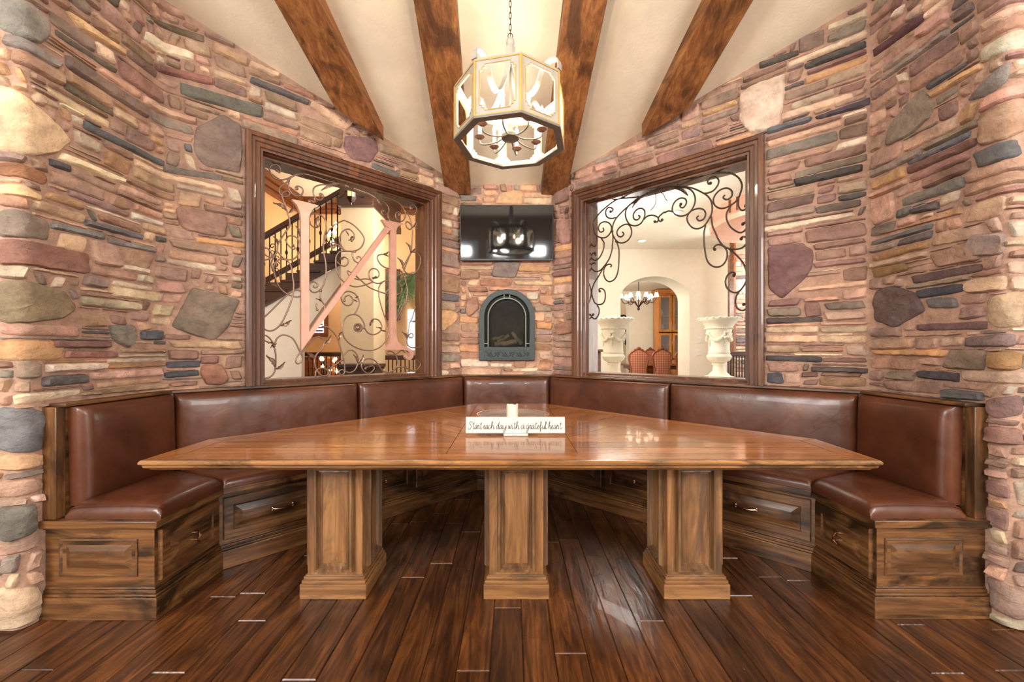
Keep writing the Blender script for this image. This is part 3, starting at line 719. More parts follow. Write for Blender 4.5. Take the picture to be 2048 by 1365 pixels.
def pillow(m, fn, q, T, r, crown=.012, nu=26, nv=12, wr=.002, seed=0, sag=None):
    # padded cushion over the planar quad q (a,b,c,d), thickness T, soft edge r; fn(x, y, h) -> world
    a, b, c, d = [Vector(p) for p in q]; lw = ((b-a).length+(c-d).length)/2; lh = ((d-a).length+(c-b).length)/2
    def ts(L, n):
        e = [x/L for x in (0, .06*r, .25*r, .55*r, r)]; k = [e[-1]+(1-2*e[-1])*i/n for i in range(1, n)]
        return e+k+[1-x for x in e[::-1]]
    S, T_ = ts(lw, nu), ts(lh, nv); b0 = len(m.v)
    for s in S:
        for t in T_:
            p = (a*(1-s)+b*s)*(1-t)+(d*(1-s)+c*s)*t
            e1, e2 = min(s, 1-s)*lw, min(t, 1-t)*lh
            def f(e): return 1-sqrt(max(0, 1-(1-min(e/r, 1))**2))
            h = T-r*min(1, sqrt(f(e1)**2+f(e2)**2)); h += crown*(1-(2*s-1)**4)*(1-(2*t-1)**4)
            nn = noise.noise(Vector((p.x*3+seed, p.y*3, seed)))*2+noise.noise(Vector((p.x*9+seed, p.y*5, seed)))
            h += nn*wr*min(1, e1/.05, e2/.05)
            m.v.append(tuple(fn(p.x, p.y, h)))
    n2 = len(T_); n1 = len(S)
    for i in range(n1-1):
        for j in range(n2-1): m.f.append((b0+i*n2+j, b0+(i+1)*n2+j, b0+(i+1)*n2+j+1, b0+i*n2+j+1))
    ring = [b0+i*n2 for i in range(n1)]+[b0+(n1-1)*n2+j for j in range(1, n2)]+[b0+i*n2+n2-1 for i in range(n1-2, -1, -1)]+[b0+j for j in range(n2-2, 0, -1)]
    par = [(s, 0) for s in S]+[(1, t) for t in T_[1:]]+[(s, 1) for s in S[::-1][1:]]+[(0, t) for t in T_[::-1][1:-1]]
    b1 = len(m.v)
    for s, t in par:
        p = (a*(1-s)+b*s)*(1-t)+(d*(1-s)+c*s)*t; m.v.append(tuple(fn(p.x, p.y, 0)))
    nr = len(ring)
    for i in range(nr): m.f.append((ring[i], b1+i, b1+(i+1) % nr, ring[(i+1) % nr]))
DR = [(0, 0), (0, .012), (.004, .018), (.046, .018), (.050, .010), (.058, .008), (.088, .020), (.091, .021)]
names = ['leather seated wooden bench section at the left end, framed panel facing the room',
         'long left slanting leather bench section under the letter window, drawers below the seat',
         'short leather bench section at the back, under the small arched fireplace',
         'long right slanting leather bench section under the arched scroll window, drawers below the seat',
         'leather seated wooden bench section at the right end, its tan seat lit from the room']
for k in range(5):
    D = full.D[k]; N = full.N[k]; O5 = off(.5, 1.835); mid = (O5[k]+O5[k+1])/2
    b = thing('banquette_bench', names[k], 'bench', (mid.x, mid.y, 0), atan2(D.y, D.x), 'sections of the built-in leather bench')
    m = MB(); m.prism(plan(k, .004, .50, 1.835), .01, .408); m.build('body', M['bench_x'], b)
    m = MB(); m.prism(plan(k, .002, .530, 1.81), 0, .100); m.prism(plan(k, .003, .522, 1.818), .1001, .112); m.prism(plan(k, .004, .515, 1.824), .1121, .128); m.prism(plan(k, .005, .507, 1.829), .1281, .138)
    m.build('plinth', M['bench_x'], b, bev=.003)
    m = MB(); m.prism(plan(k, .004, .512, 1.823), .402, .414); m.prism(plan(k, .003, .533, 1.806), .4141, .448)
    m.build('top_rail', M['bench_x'], b, bev=.004)
    a0 = O5[k]; ln = (O5[k+1]-O5[k]).length
    nd = {0: 1, 1: 3, 2: 1, 3: 3, 4: 1}[k]; g = .03
    for i in range(nd):
        u0, u1 = g*.6+(ln-g*.2)*i/nd, (ln-g*.2)*(i+1)/nd-g*.4
        fn = lambda u, v, h: Vector(((a0+D*u+N*h).x, (a0+D*u+N*h).y, v))
        m = MB(); m.frame(fn, u0, u1, .158, .392, DR); dr = m.build('drawer', M['bench_x'], b, smooth=25)
        m = MB(); uc = (u0+u1)/2; zc_ = .278; hw = .055
        if k in (0, 4):
            for s_ in (-1, 1): m.tube([fn(uc, zc_+s_*.018, .019), fn(uc, zc_+s_*.018, .04)], [.006, .004], 8)
            m.tube(spline([fn(uc+.012, zc_-.034, .04), fn(uc-.004, zc_-.018, .045), fn(uc, zc_, .052), fn(uc+.004, zc_+.018, .045), fn(uc-.012, zc_+.034, .04)]), .0045, 8)
        else:
            for s_ in (-1, 1):
                m.tube([fn(uc+s_*hw, zc_, .019), fn(uc+s_*hw, zc_, .045)], [.007, .004], 8); m.sphere(fn(uc+s_*hw, zc_+.006, .045), .008, 8, 5); m.sphere(fn(uc+s_*hw, zc_-.008, .043), .007, 8, 5)
            m.tube(spline([fn(uc-hw, zc_, .045), fn(uc-hw*.5, zc_-.006, .05), fn(uc, zc_-.008, .052), fn(uc+hw*.5, zc_-.006, .05), fn(uc+hw, zc_, .045)]), .005, 8)
        h = m.build('handle', M['chrome'], dr, label='shiny metal pull')
    # seat
    m = MB(); q = plan(k, .10, .535, 1.828)
    pillow(m, lambda x, y, h: (x, y, .449+h), q, .062, .045, .018, seed=k*3.1, wr=.0025); m.build('seat_cushion', M['leather'], b, smooth=60)
    # back
    m = MB(); m.prism(plan(k, .034, .058, 1.835), .448, .958); m.build('back_board', M['bench_x'], b)
    m = MB(); m.prism(plan(k, .0, .094, 1.835 if k in (0, 4) else 1.8), .958, .974); m.build('cap_rail', M['bench_x'], b, bev=.003)
    bp = off(.058, 1.872); base = off(.13, 1.872); splits = [0, 1]
    if k in (1, 3):
        r = ray(718 if k == 1 else 1337, 800); c0, c1 = base[k], base[k+1]; e = c1-c0
        det = r.x*(-e.y)+e.x*r.y; tt = (c0.x*(-e.y)+e.x*c0.y)/det; pt = Vector((r.x*tt, r.y*tt)); splits = [0, (pt-c0).length/e.length, 1]
    for s0, s1 in zip(splits, splits[1:]):
        a2, b2 = bp[k], bp[k+1]; lnb = (b2-a2).length; gap = .004
        p0, p1 = s0*lnb+gap*(s0 > 0)+.004*(s0 == 0), s1*lnb-gap*(s1 < 1)-.004*(s1 == 1)
        if k != 0 and s0 == 0: p0 += .022
        if k != 4 and s1 == 1: p1 -= .022
        m = MB(); qq = [(p0, 0), (p1, 0), (p1, .462), (p0, .462)]
        fnb = lambda x, y, h: Vector(((a2+D*x+N*(h+.012*(1-y/.46))).x, (a2+D*x+N*(h+.012*(1-y/.46))).y, .492+y))
        pillow(m, fnb, qq, .078, .04, .014, nu=max(6, int((p1-p0)/.05)), nv=10, seed=k*5+s0*7, wr=.002)
        m.build('back_cushion', M['leather'], b, smooth=60)
    if k in (0, 4):
        e_ = 0 if k == 0 else 5
        A, B_, C_, E_ = off(.0, 1.824)[e_], off(.062, 1.824)[e_], off(.062, 1.866)[e_], off(0, 1.866)[e_]
        m = MB(); m.prism([tuple(A), tuple(B_), tuple(C_), tuple(E_)], .448, .958); m.build('end_post', M['bench_z'], b, bev=.003)
        x0 = off(.035, 1.835)[e_].x; x1 = off(.5, 1.835)[e_].x; x0, x1 = min(x0, x1), max(x0, x1); y_ = off(.3, 1.835)[e_].y
        fe = lambda u, v, h: Vector((u, y_-h, v))
        m = MB(); m.frame(fe, x0+.035, x1-.075, .188, .358, [(0, .0), (0, .005), (.006, .007), (.010, .002), (.014, -.003), (.018, -.004), (.052, .008), (.055, .009)])
        # recess look: a stepped border standing proud around the panel
        m.build('end_panel', M['bench_x'], b, smooth=25)
        q0, q1 = off(.11, 1.828)[e_], off(.53, 1.828)[e_]
        m = MB(); m.tube(spline([(q0.x*.7+q1.x*.3 if 0 else q0.x, q0.y+.012, .485), (q0.x*.9+q1.x*.1, q0.y+.006, .503), ((q0.x+q1.x)/2, q0.y+.008, .509), (q0.x*.08+q1.x*.92, q0.y+.006, .503), (q1.x, q1.y+.012, .485)]), .0025, 6)
        m.build('piping', M['leather'], b)
# ------------------------------------------------------------------ table
TP = [(-1.545, 1.66), (1.532, 1.66), (1.567, 2.07), (.287, 3.43), (-.31, 3.43), (-1.56, 2.06)]
def inset(P, d):
    n = len(P); out = []
    for i in range(n):
        a, b, c = Vector(P[i-1]), Vector(P[i]), Vector(P[(i+1) % n]); e, g = (b-a).normalized(), (c-b).normalized()
        n1, n2 = Vector((-e.y, e.x)), Vector((-g.y, g.x)); a2, b2 = a+n1*d, b+n2*d
        det = e.x*(-g.y)+g.x*e.y; r = b2-a2; t_ = (r.x*(-g.y)+g.x*r.y)/det; out.append(a2+e*t_)
    return [tuple(p) for p in out]
def clip(P, a, b, c):   # keep a*x+b*y >= c
    out = []; n = len(P)
    for i in range(n):
        p, q = P[i], P[(i+1) % n]; fp, fq = a*p[0]+b*p[1]-c, a*q[0]+b*q[1]-c
        if fp >= 0: out.append(p)
        if fp*fq < 0: k = fp/(fp-fq); out.append((p[0]+(q[0]-p[0])*k, p[1]+(q[1]-p[1])*k))
    return out
tb = thing('dining_table', 'large angular wooden table with a glossy boarded top on three panelled pedestals', 'table', (0, 2.4, 0))
m = MB(); pr = [(.016, .7585), (.0125, .762), (.006, .7605), (0, .753), (0, .746), (.006, .740), (.009, .739), (.012, .728), (.024, .722), (.03, .716)]
b0 = 0
for d, z in pr: m.v += [(x, y, z) for x, y in inset(TP, d)]
for i in range(len(pr)-1):
    for k in range(6): m.f.append((i*6+k, i*6+(k+1) % 6, i*6+6+(k+1) % 6, i*6+6+k))
m.f.append(tuple(range(6))); m.f.append(tuple((len(pr)-1)*6+k for k in range(6)))
m.build('table_edge', M['top_edge'], tb, smooth=30)
V = []; Fc = []; UV = []
def field(P, ang, seed):
    P = inset(P, .0013); n = len(V); z = .7623
    for x, y in P:
        V.append((x, y-2.4, z)); UV.append((x*cos(ang)+y*sin(ang)+seed*3.1, -x*sin(ang)+y*cos(ang)+seed*1.7))
    Fc.append(tuple(range(n, n+len(P))))
O, Q = inset(TP, .014), inset(TP, .11)
for i in range(6):
    j = (i+1) % 6; e = Vector(TP[j])-Vector(TP[i]); field([O[i], O[j], Q[j], Q[i]], atan2(e.y, e.x), i)
xs_ = .29
field(clip(clip(clip(Q, 1, 0, -xs_), -1, 0, -xs_), 0, 1, 2.11), pi/2, 7)
field(clip(clip(clip(Q, 1, 0, -xs_), -1, 0, -xs_), 0, -1, -2.11), 0, 8)
for s in (1, -1):
    H = clip(Q, s, 0, xs_); nx, ny = -s*.707, .707; cc = nx*s*.29+ny*2.1
    up = clip(H, nx, ny, cc); lo = clip(H, -nx, -ny, -cc)
    # boards of the fanned field, then of the front field
    e = Vector((s*.707, .707)); 
    for i in range(5):
        a = cc+i*.17; f = clip(clip(up, nx, ny, a), -nx, -ny, -(a+.17)) if i < 4 else clip(up, nx, ny, a)
        if len(f) > 2: field(f, s*pi/4, 10+i+s*5)
    for i, (y0, y1) in enumerate(((0, 1.885), (1.885, 1.99), (1.99, 2.16), (2.16, 9))):
        f = clip(clip(lo, 0, 1, y0), 0, -1, -y1)
        if len(f) > 2: field(f, 0, 20+i+s*6)
me = bpy.data.meshes.new('tabletop'); me.from_pydata(V, [], Fc); me.update()
uvl = me.uv_layers.new(name='UVMap')
for p in me.polygons:
    for li in p.loop_indices: uvl.data[li].uv = UV[me.loops[li].vertex_index]
me.materials.append(M['top']); o = bpy.data.objects.new('tabletop', me); COL.objects.link(o); o.parent = tb
XF['tabletop'] = XF[tb.name]
def pedestal(x0, x1, y0, y1):
    m = MB(); g = .013*2; X0, X1, Y0, Y1 = x0+g, x1-g, y0+g, y1-g
    m.box(X0, X1, Y0, Y1, .05, .717); c = m.build('pedestal', M['ped_z'], tb, bev=.003)
    m = MB(); m.box(x0, x1, y0, y1, 0, .072); m.box(x0+.006, x1-.006, y0+.006, y1-.006, .0721, .088); m.box(x0+.013, x1-.013, y0+.013, y1-.013, .0881, .104)
    m.box(x0+.02, x1-.02, y0+.02, y1-.02, .1041, .109); m.build('pedestal_base', M['ped_x'], c, bev=.004)
    pf = [(0, 0), (0, .014), (.005, .026), (.015, .028), (.020, .013), (.026, .015), (.031, .006), (.036, .007), (.040, .0015)]
    sides = [lambda u, v, h: Vector((X0+u, Y0-h, v)), lambda u, v, h: Vector((X1+h, Y0+u, v)), lambda u, v, h: Vector((X1-u, Y1+h, v)), lambda u, v, h: Vector((X0-h, Y1-u, v))]
    for i, fn in enumerate(sides):
        wd = (X1-X0) if i % 2 == 0 else (Y1-Y0)
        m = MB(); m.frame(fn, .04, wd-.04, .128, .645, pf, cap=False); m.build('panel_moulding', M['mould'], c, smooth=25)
        m = MB(); m.frame(fn, .0785, wd-.0785, .1665, .6065, [(0, 0), (0, .0035), (.002, .004)], cap=True); m.build('panel', M['ped_z'], c, smooth=25)
for x0, x1 in ((-1.037, -.713), (-.139, .181), (.742, 1.066)): pedestal(x0, x1, 1.964, 2.284)
# ------------------------------------------------------------------ things on the table
TT = .7624
sg = thing('message_sign', 'white wooden sign with grey handwriting standing on the front of the table', 'sign', (.01, 2.15, TT))
tl = radians(8)
def fs(u, v, h): return Vector((.018+u, 2.145+v*sin(tl)-h*cos(tl), TT+.012+v*cos(tl)+h*sin(tl)))
m = MB(); m.box(-.265, .265, 0, .086, -.016, 0, fs); m.build('board', M['paper'], sg, bev=.0015)
m = MB(); m.box(-.045, .085, 2.130, 2.21, TT+.0005, TT+.0115); m.build('stand', M['paper'], sg, bev=.002)
GL = {'S': [[(.95,1.6),(.8,1.95),(.45,1.9),(.3,1.5),(.55,1.1),(.75,.7),(.6,.15),(.25,-.15),(0,.05),(.12,.4)]],
 't': [[(.62,1.85),(.42,.7),(.42,.1),(.7,.0),(1.05,.45)],[(.12,1.32),(.98,1.42)]],
 'a': [[(.8,.92),(.45,1.02),(.1,.5),(.22,.02),(.55,.25),(.82,.95),(.74,.25),(.88,0),(1.05,.35)]],
 'r': [[(0,.35),(.3,1.15),(.45,.82),(.85,.92),(.68,.35),(.78,0),(1.02,.35)]],
 'e': [[(0,.35),(.55,.6),(.7,.92),(.42,1.02),(.15,.5),(.35,0),(.7,.05),(1.03,.4)]],
 'c': [[(.8,.82),(.5,1.0),(.15,.5),(.35,0),(.7,.05),(1.02,.35)]],
 'h': [[(0,.35),(.42,1.5),(.42,2.0),(.2,1.75),(.14,0)],[(.14,.1),(.35,.8),(.6,1.0),(.7,.6),(.65,.1),(.82,0),(1.02,.35)]],
 'd': [[(.6,.92),(.3,1.0),(.05,.45),(.2,0),(.5,.3),(.78,1.95)],[(.78,1.95),(.7,.4),(.8,0),(1.02,.35)]],
 'y': [[(.05,.95),(.08,.3),(.35,.05),(.65,.45),(.8,1.0),(.7,0),(.45,-.95),(.18,-.85),(.35,-.35),(1.02,.4)]],
 'w': [[(-.05,1.05),(.12,.1),(.32,.25),(.45,.9),(.55,.1),(.78,.3),(.85,1.05),(1.05,.95)]],
 'i': [[(.3,.95),(.28,.2),(.5,0),(1.02,.35)],[(.42,1.5),(.46,1.6)]],
 'g': [[(.8,.92),(.35,1.0),(.1,.5),(.3,.05),(.7,.55),(.8,.95),(.65,-.2),(.4,-1.0),(.15,-.85),(.38,-.35),(1.02,.35)]],
 'f': [[(0,.35),(.5,1.45),(.62,1.95),(.42,1.95),(.35,1),(.3,-.4),(.2,-.8),(.45,-.3),(.55,.15),(1.02,.4)],[(.1,.98),(.8,1.05)]],
 'u': [[(.1,1.0),(.08,.2),(.35,0),(.68,.45),(.78,1.0)],[(.78,1.0),(.74,.2),(.9,0),(1.05,.35)]],
 'l': [[(0,.35),(.48,1.45),(.5,2.0),(.25,1.8),(.28,.25),(.55,0),(1.02,.4)]]}
WRD = [('Start', (110,185,235,285,325,375)), ('each', (400,440,490,540,615)), ('day', (650,710,770,850)), ('with', (875,940,975,1020,1090)), ('a', (1115,1190)),
       ('grateful', (1215,1285,1320,1380,1430,1475,1525,1580,1620)), ('heart', (1645,1700,1745,1805,1845,1905))]
m = MB(); sc_ = .53/1900
for wd, xs_l in WRD:
    for ch, xa, xb in zip(wd, xs_l, xs_l[1:]):
        for st_ in GL[ch]:
            pts = [((xa+(xb-xa)*(px+.06*py)-1014)*sc_, .0225+py*.0195, .0006) for px, py in st_]
            pts = [fs(*p) for p in spline(pts, 5)]
            m.tube(pts, .00125, 5)
m.build('lettering', M['ink'], sg, smooth=60, label='grey handwritten words Start each day with a grateful heart')
tr = MB(); cx_, cy_ = .005, 2.68
prof = [(.001, .002), (.17, .002), (.185, .004), (.205, .014), (.232, .024), (.24, .026), (.241, .029), (.23, .028), (.203, .018), (.183, .008), (.168, .006), (.001, .006)]
trt = thing('glass_tray', 'round clear glass charger plate with a beaded rim, lying behind the white sign', 'plate', (cx_, cy_, TT))
m = MB(); m.lathe(prof, (cx_, cy_, TT), 56); m.build('dish', M['tray'], trt, smooth=50)
m = MB()
for k in range(96):
    a = 2*pi*k/96; m.sphere((cx_+.238*cos(a), cy_+.238*sin(a), TT+.031), .0042, 6, 4)
m.build('beaded_rim', M['chrome'], trt)
m = MB(); n = 28; rr = .038; cxx = .002; b0 = 0
H = lambda a: .094+.004*sin(a*3+.6)+.003*sin(a*5)
for (r_, zf) in ((rr, lambda a: .0065), (rr, lambda a: H(a)-.004), (rr-.0015, H), (rr-.005, H), (rr-.007, lambda a: .082), (.004, lambda a: .079)):
    for k in range(n): a = 2*pi*k/n; m.v.append((cxx+r_*cos(a), 2.66+r_*sin(a), TT+zf(a)))
for i in range(5):
    for k in range(n): m.f.append((i*n+k, i*n+(k+1) % n, i*n+n+(k+1) % n, i*n+n+k))
m.f.append(tuple(range(n))[::-1]); m.f.append(tuple(5*n+k for k in range(n)))
cn = thing('pillar_candle', 'short ivory pillar candle with a wavy top, standing on the glass plate', 'candle', (cxx, 2.66, TT+.0065))
m.build('wax', M['wax'], cn, smooth=50)
m = MB(); m.tube([(cxx, 2.66, TT+.078), (cxx+.001, 2.66, TT+.088)], .0012, 5); m.build('wick', M['black_iron'], cn)
# ------------------------------------------------------------------ television
BWY = W[2].y
tvc = at(1013.5, 466, 3.93)
tv = thing('television', 'black flat television tilted down on the stone wall above the fireplace', 'television', (tvc.x, 3.93, tvc.z))
ta = radians(2.6)
def ftv(u, v, h): return Vector((tvc.x+u, 3.93-h*cos(ta)-v*sin(ta), tvc.z+v*cos(ta)-h*sin(ta)))
hw, hh = .456, .270
m = MB(); m.box(-hw, hw, -hh, hh, -.03, 0, ftv); m.build('casing', M['tvb'], tv, bev=.004)
m = MB(); m.box(-hw+.008, hw-.008, -hh+.017, hh-.008, .0002, .0012, ftv); m.build('screen', M['screen'], tv, smooth=0)
m = MB(); m.box(-.022, .022, -hh+.005, -hh+.010, .0002, .001, ftv); m.build('badge', M['lgrey'], tv, smooth=0, label='tiny grey maker mark')
m = MB(); m.box(-.12, .12, -.1, .1, -.046, -.0301, ftv); m.build('wall_bracket', M['black_iron'], tv)
# ------------------------------------------------------------------ arched fireplace insert
fc = at(1014, 651, BWY); fp = thing('fireplace_insert', 'small arched grey cast iron fireplace set in the back stone wall below the television', 'fireplace', (fc.x, BWY, 0))
zb = at(0, 721.5, BWY).z; zt = at(0, 580, BWY).z; hwf = .275
def arch(hw_, z0, z1, n=20):
    R_ = hw_; zs_ = z1-R_; P = [(-hw_, z0), (hw_, z0), (hw_, zs_)]
    P += [(hw_*cos(pi*i/n), zs_+R_*sin(pi*i/n)) for i in range(1, n)]+[(-hw_, zs_)]
    return P
def arch_ring(m, o, i, h0, h1):
    n = len(o); b = len(m.v); g = lambda p, h: (fc.x+p[0], BWY-h, p[1])
    m.v += [g(p, h0) for p in o]+[g(p, h1) for p in o]+[g(p, h1) for p in i]+[g(p, h0) for p in i]
    for r in range(3):
        for k in range(n): m.f.append((b+r*n+k, b+r*n+(k+1) % n, b+(r+1)*n+(k+1) % n, b+(r+1)*n+k))
    for k in range(n): m.f.append((b+3*n+k, b+3*n+(k+1) % n, b+(k+1) % n, b+k))
zg = zb+.135
m = MB(); arch_ring(m, arch(hwf, zb, zt), arch(hwf-.052, zg, zt-.052), -.02, .05); m.build('frame', M['cast'], fp, bev=.004)
m = MB(); arch_ring(m, arch(hwf-.084, zg+.001, zt-.084), arch(hwf-.094, zg+.001, zt-.094), .01, .045)
for x in (-.028, .028): m.box(fc.x+x-.004, fc.x+x+.004, BWY-.043, BWY-.012, zt-.088, zt-.050)
for s in (-1, 1):
    a, b = sorted((s*(hwf-.088), s*(hwf-.050))); m.box(fc.x+a, fc.x+b, BWY-.043, BWY-.012, zg+.03, zg+.038)
m.build('inner_arch', M['cast_l'], fp)
m = MB()
A = arch(hwf-.052, zg, zt-.052); n = len(A)
m.v += [(fc.x+x, BWY-.005, z) for x, z in A]; m.f.append(tuple(range(n))); m.build('glass_pane', M['fglass'], fp, smooth=0)
m = MB(); B2 = arch(hwf-.04, zg-.01, zt-.04); m.v += [(fc.x+x, BWY+.02, z) for x, z in B2]+[(fc.x+x*.8, BWY+.34, zg+(z-zg)*.85) for x, z in B2]
m.f += [(k, (k+1) % n, n+(k+1) % n, n+k) for k in range(n)]+[tuple(range(n, 2*n))]; m.build('firebox', M['soot'], fp)
for (x0, z0, x1, z1, r, dy) in ((-.13, .03, .10, .055, .026, .14), (-.10, .055, .02, .12, .02, .12), (.15, .03, .05, .15, .02, .13), (-.15, .08, -.03, .11, .016, .10)):
    m = MB(); p = [(fc.x+x0+(x1-x0)*q, BWY+dy, zg+z0+(z1-z0)*q+.006*sin(q*9)) for q in (0, .25, .5, .75, 1)]; m.tube(p, [r, r*1.1, r*.95, r*1.05, r*.9], 9); m.build('log', M['log'], fp)
m = MB(); fnp = lambda u, v, h: Vector((fc.x+u, BWY-.05-h, v)); m.frame(fnp, -.225, .225, zb+.022, zb+.107, [(0, 0), (0, .006), (.007, .006), (.008, -.001+.002)])
for k in range(6):
    x = -.18+k*.072; z = zb+.064; s = 1 if k % 2 else -1
    m.tube([fnp(*q) for q in spline([(x-.03, z-s*.022, .004), (x-.008, z-s*.012, .008), (x+.012, z+s*.016, .008), (x+.03, z+s*.02, .006), (x+.034, z+s*.004, .006), (x+.024, z, .006)])], .0045, 6)
    m.sphere(fnp(x, z+s*.012, .004), .011, 8, 5, (1.3, .5, .8)); m.sphere(fnp(x+.02, z-s*.014, .004), .009, 8, 5, (.8, .5, 1.3))
m.build('vine_panel', M['cast'], fp, smooth=50)
# ------------------------------------------------------------------ lantern
LC = Vector((-.01, 2.338, 0)); LR = .317; LZ0, LZ1 = 2.425, 2.712; LA = radians(-80)
ln = thing('lantern_chandelier', 'large octagonal whitewashed open lantern with candle lights, hanging by a chain over the table', 'chandelier', (LC.x, LC.y, LZ0))
lv = [Vector((LC.x+LR*cos(LA+i*pi/4), LC.y+LR*sin(LA+i*pi/4), 0)) for i in range(8)]
for i in range(8):
    a, b = lv[i], lv[(i+1) % 8]; e = (b-a); L = e.length; e.normalize(); nrm = Vector((e.y, -e.x, 0)); H = LZ1-LZ0
    fn = lambda u, v, h: Vector((a.x+e.x*u+nrm.x*h, a.y+e.y*u+nrm.y*h, LZ0+v))
    bd = .026; nt = .028
    c = [(bd, bd+nt), (bd+nt*.45, bd+nt*.95), (bd+nt*.5, bd+nt*.5), (bd+nt*.95, bd+nt*.45), (bd+nt, bd)]
    inner = []
    for (sx, sy, rev) in ((0, 0, 0), (1, 0, 1), (1, 1, 0), (0, 1, 1)):
        q = [(L-x if sx else x, H-y if sy else y) for x, y in c]; inner += q[::-1] if rev else q
    outer = []
    for (sx, sy, rev) in ((0, 0, 0), (1, 0, 1), (1, 1, 0), (0, 1, 1)):
        q = [(0, bd+nt), (0, bd), (0, 0), (bd, 0), (bd+nt, 0)]; q = [(L-x if sx else x, H-y if sy else y) for x, y in q]; outer += q[::-1] if rev else q
    m = MB(); n = len(inner); bb = len(m.v)
    for P, h in ((outer, -.008), (outer, .002), (inner, .002), (inner, -.008)): m.v += [tuple(fn(x, y, h)) for x, y in P]
    for r in range(4):
        for k in range(n): m.f.append((r*n+k, r*n+(k+1) % n, ((r+1) % 4)*n+(k+1) % n, ((r+1) % 4)*n+k))
    fr = m.build('side_frame', M['white_wash'], ln, smooth=0)
    m = MB(); m.tube([fn(x, y, .003) for x, y in inner], .003, 4, closed=True)
    m.box(-.004, .006, 0, H, .002, .007, fn); m.box(L-.006, L+.004, 0, H, .002, .007, fn); m.box(0, L, 0, .006, .002, .006, fn); m.box(0, L, H-.006, H, .002, .006, fn)
    m.build('gilt_trim', M['gold'], fr)
def oct_ring(r0, r1, z0, z1, mat, nm):
    m = MB(); P = [[(LC.x+r*cos(LA+i*pi/4), LC.y+r*sin(LA+i*pi/4)) for i in range(8)] for r in (r0, r1)]
    for pl, z in ((P[0], z0), (P[0], z1), (P[1], z1), (P[1], z0)): m.v += [(x, y, z) for x, y in pl]
    for r in range(4):
        for k in range(8): m.f.append((r*8+k, r*8+(k+1) % 8, ((r+1) % 4)*8+(k+1) % 8, ((r+1) % 4)*8+k))
    return m.build(nm, mat, ln, bev=.002)
oct_ring(LR+.010, LR-.034, LZ0-.014, LZ0-.001, M['lgrey'], 'bottom_ring'); oct_ring(LR+.004, LR-.028, LZ1+.001, LZ1+.01, M['white_wash'], 'top_ring')
for i in range(4):
    a = LA+pi/4+pi/4*2*i; d = Vector((cos(a), sin(a), 0)); sd = Vector((-sin(a), cos(a), 0))
    P = [LC+d*r+Vector((0, 0, z)) for r, z in ((.018, LZ1+.27), (.022, LZ1+.17), (.05, LZ1+.06), (.12, LZ1-.055), (.18, LZ1-.03), (.215, LZ1+.045), (.265, LZ1+.078), (.315, LZ1+.06), (.322, LZ1+.008))]
    m = MB(); m.ribbon(spline(P, 6), sd, .034, .008); m.build('crown_arm', M['white_wash'], ln, smooth=50)
m = MB(); m.lathe([(.012, LZ1+.15), (.026, LZ1+.17), (.02, LZ1+.2), (.018, LZ1+.26), (.026, LZ1+.29), (.022, LZ1+.31), (.006, LZ1+.325)], LC, 14); m.build('finial', M['white_wash'], ln, smooth=50)
m = MB(); m.tube([LC+Vector((0, 0, LZ1+.16)), LC+Vector((0, 0, LZ0+.04))], .006, 8); m.lathe([(.004, LZ0+.005), (.016, LZ0+.012), (.05, LZ0+.02), (.055, LZ0+.035), (.03, LZ0+.05), (.012, LZ0+.08), (.02, LZ0+.1), (.006, LZ0+.11)], LC, 16)
hub = m.build('hub', M['lgrey'], ln, smooth=50)
glow = emis('bulb_glow', (255, 222, 176), 26)
for i in range(8):
    a = LA+pi/8+i*pi/4; d = Vector((cos(a), sin(a), 0)); R2 = .185
    P = [LC+d*r+Vector((0, 0, z)) for r, z in ((.03, LZ0+.035), (.08, LZ0+.012), (.14, LZ0+.004), (.178, LZ0+.012), (R2, LZ0+.04))]
    m = MB(); m.tube(spline(P, 5), .0045, 7); arm = m.build('candle_arm', M['lgrey'], ln)
    c0 = LC+d*R2
    m = MB(); m.lathe([(.005, LZ0+.036), (.020, LZ0+.046), (.030, LZ0+.054), (.026, LZ0+.058), (.010, LZ0+.058)], c0, 14); m.build('drip_cup', M['cup'], arm, smooth=50)
    m = MB(); m.lathe([(.0105, LZ0+.058), (.0105, LZ0+.135), (.004, LZ0+.138)], c0, 10); m.build('candle_sleeve', M['wax'], arm, smooth=50)
    m = MB(); m.lathe([(.004, LZ0+.136), (.010, LZ0+.150), (.0115, LZ0+.162), (.007, LZ0+.178), (.001, LZ0+.192)], c0, 10); m.build('bulb', glow, arm, smooth=60, label='glowing candle bulb')
    if i % 2 == 0:
        l = bpy.data.lights.new('candle_bulb_light', 'POINT'); l.energy = 5; l.color = (1, .88, .72); l.shadow_soft_size = .03
        lo = bpy.data.objects.new('candle_bulb_light', l); COL.objects.link(lo); lo.location = c0+Vector((0, 0, LZ0+.165))
m = MB()
z = LZ1+.33; k = 0
zt_ = zc(LC.y)
m2 = MB(); m2.tube([LC+Vector((0, .0, LZ1+.325))+Vector((.014*cos(t_), 0, .014*sin(t_)+.008)) for t_ in [2*pi*j/12 for j in range(12)]], .0025, 6, closed=True)
while z < zt_-.03:
    ax = Vector((1, 0, 0)) if k % 2 else Vector((0, 1, 0)); cz = z+.018
    m2.tube([LC+ax*(.007*cos(t_))+Vector((0, 0, cz+.021*sin(t_))) for t_ in [2*pi*j/10 for j in range(10)]], .0022, 5, closed=True); z += .034; k += 1
m2.lathe([(.05, zt_+.004), (.055, zt_-.012), (.02, zt_-.03), (.006, zt_-.04)], LC, 16)
m2.build('chain', M['iron'], ln, smooth=50)
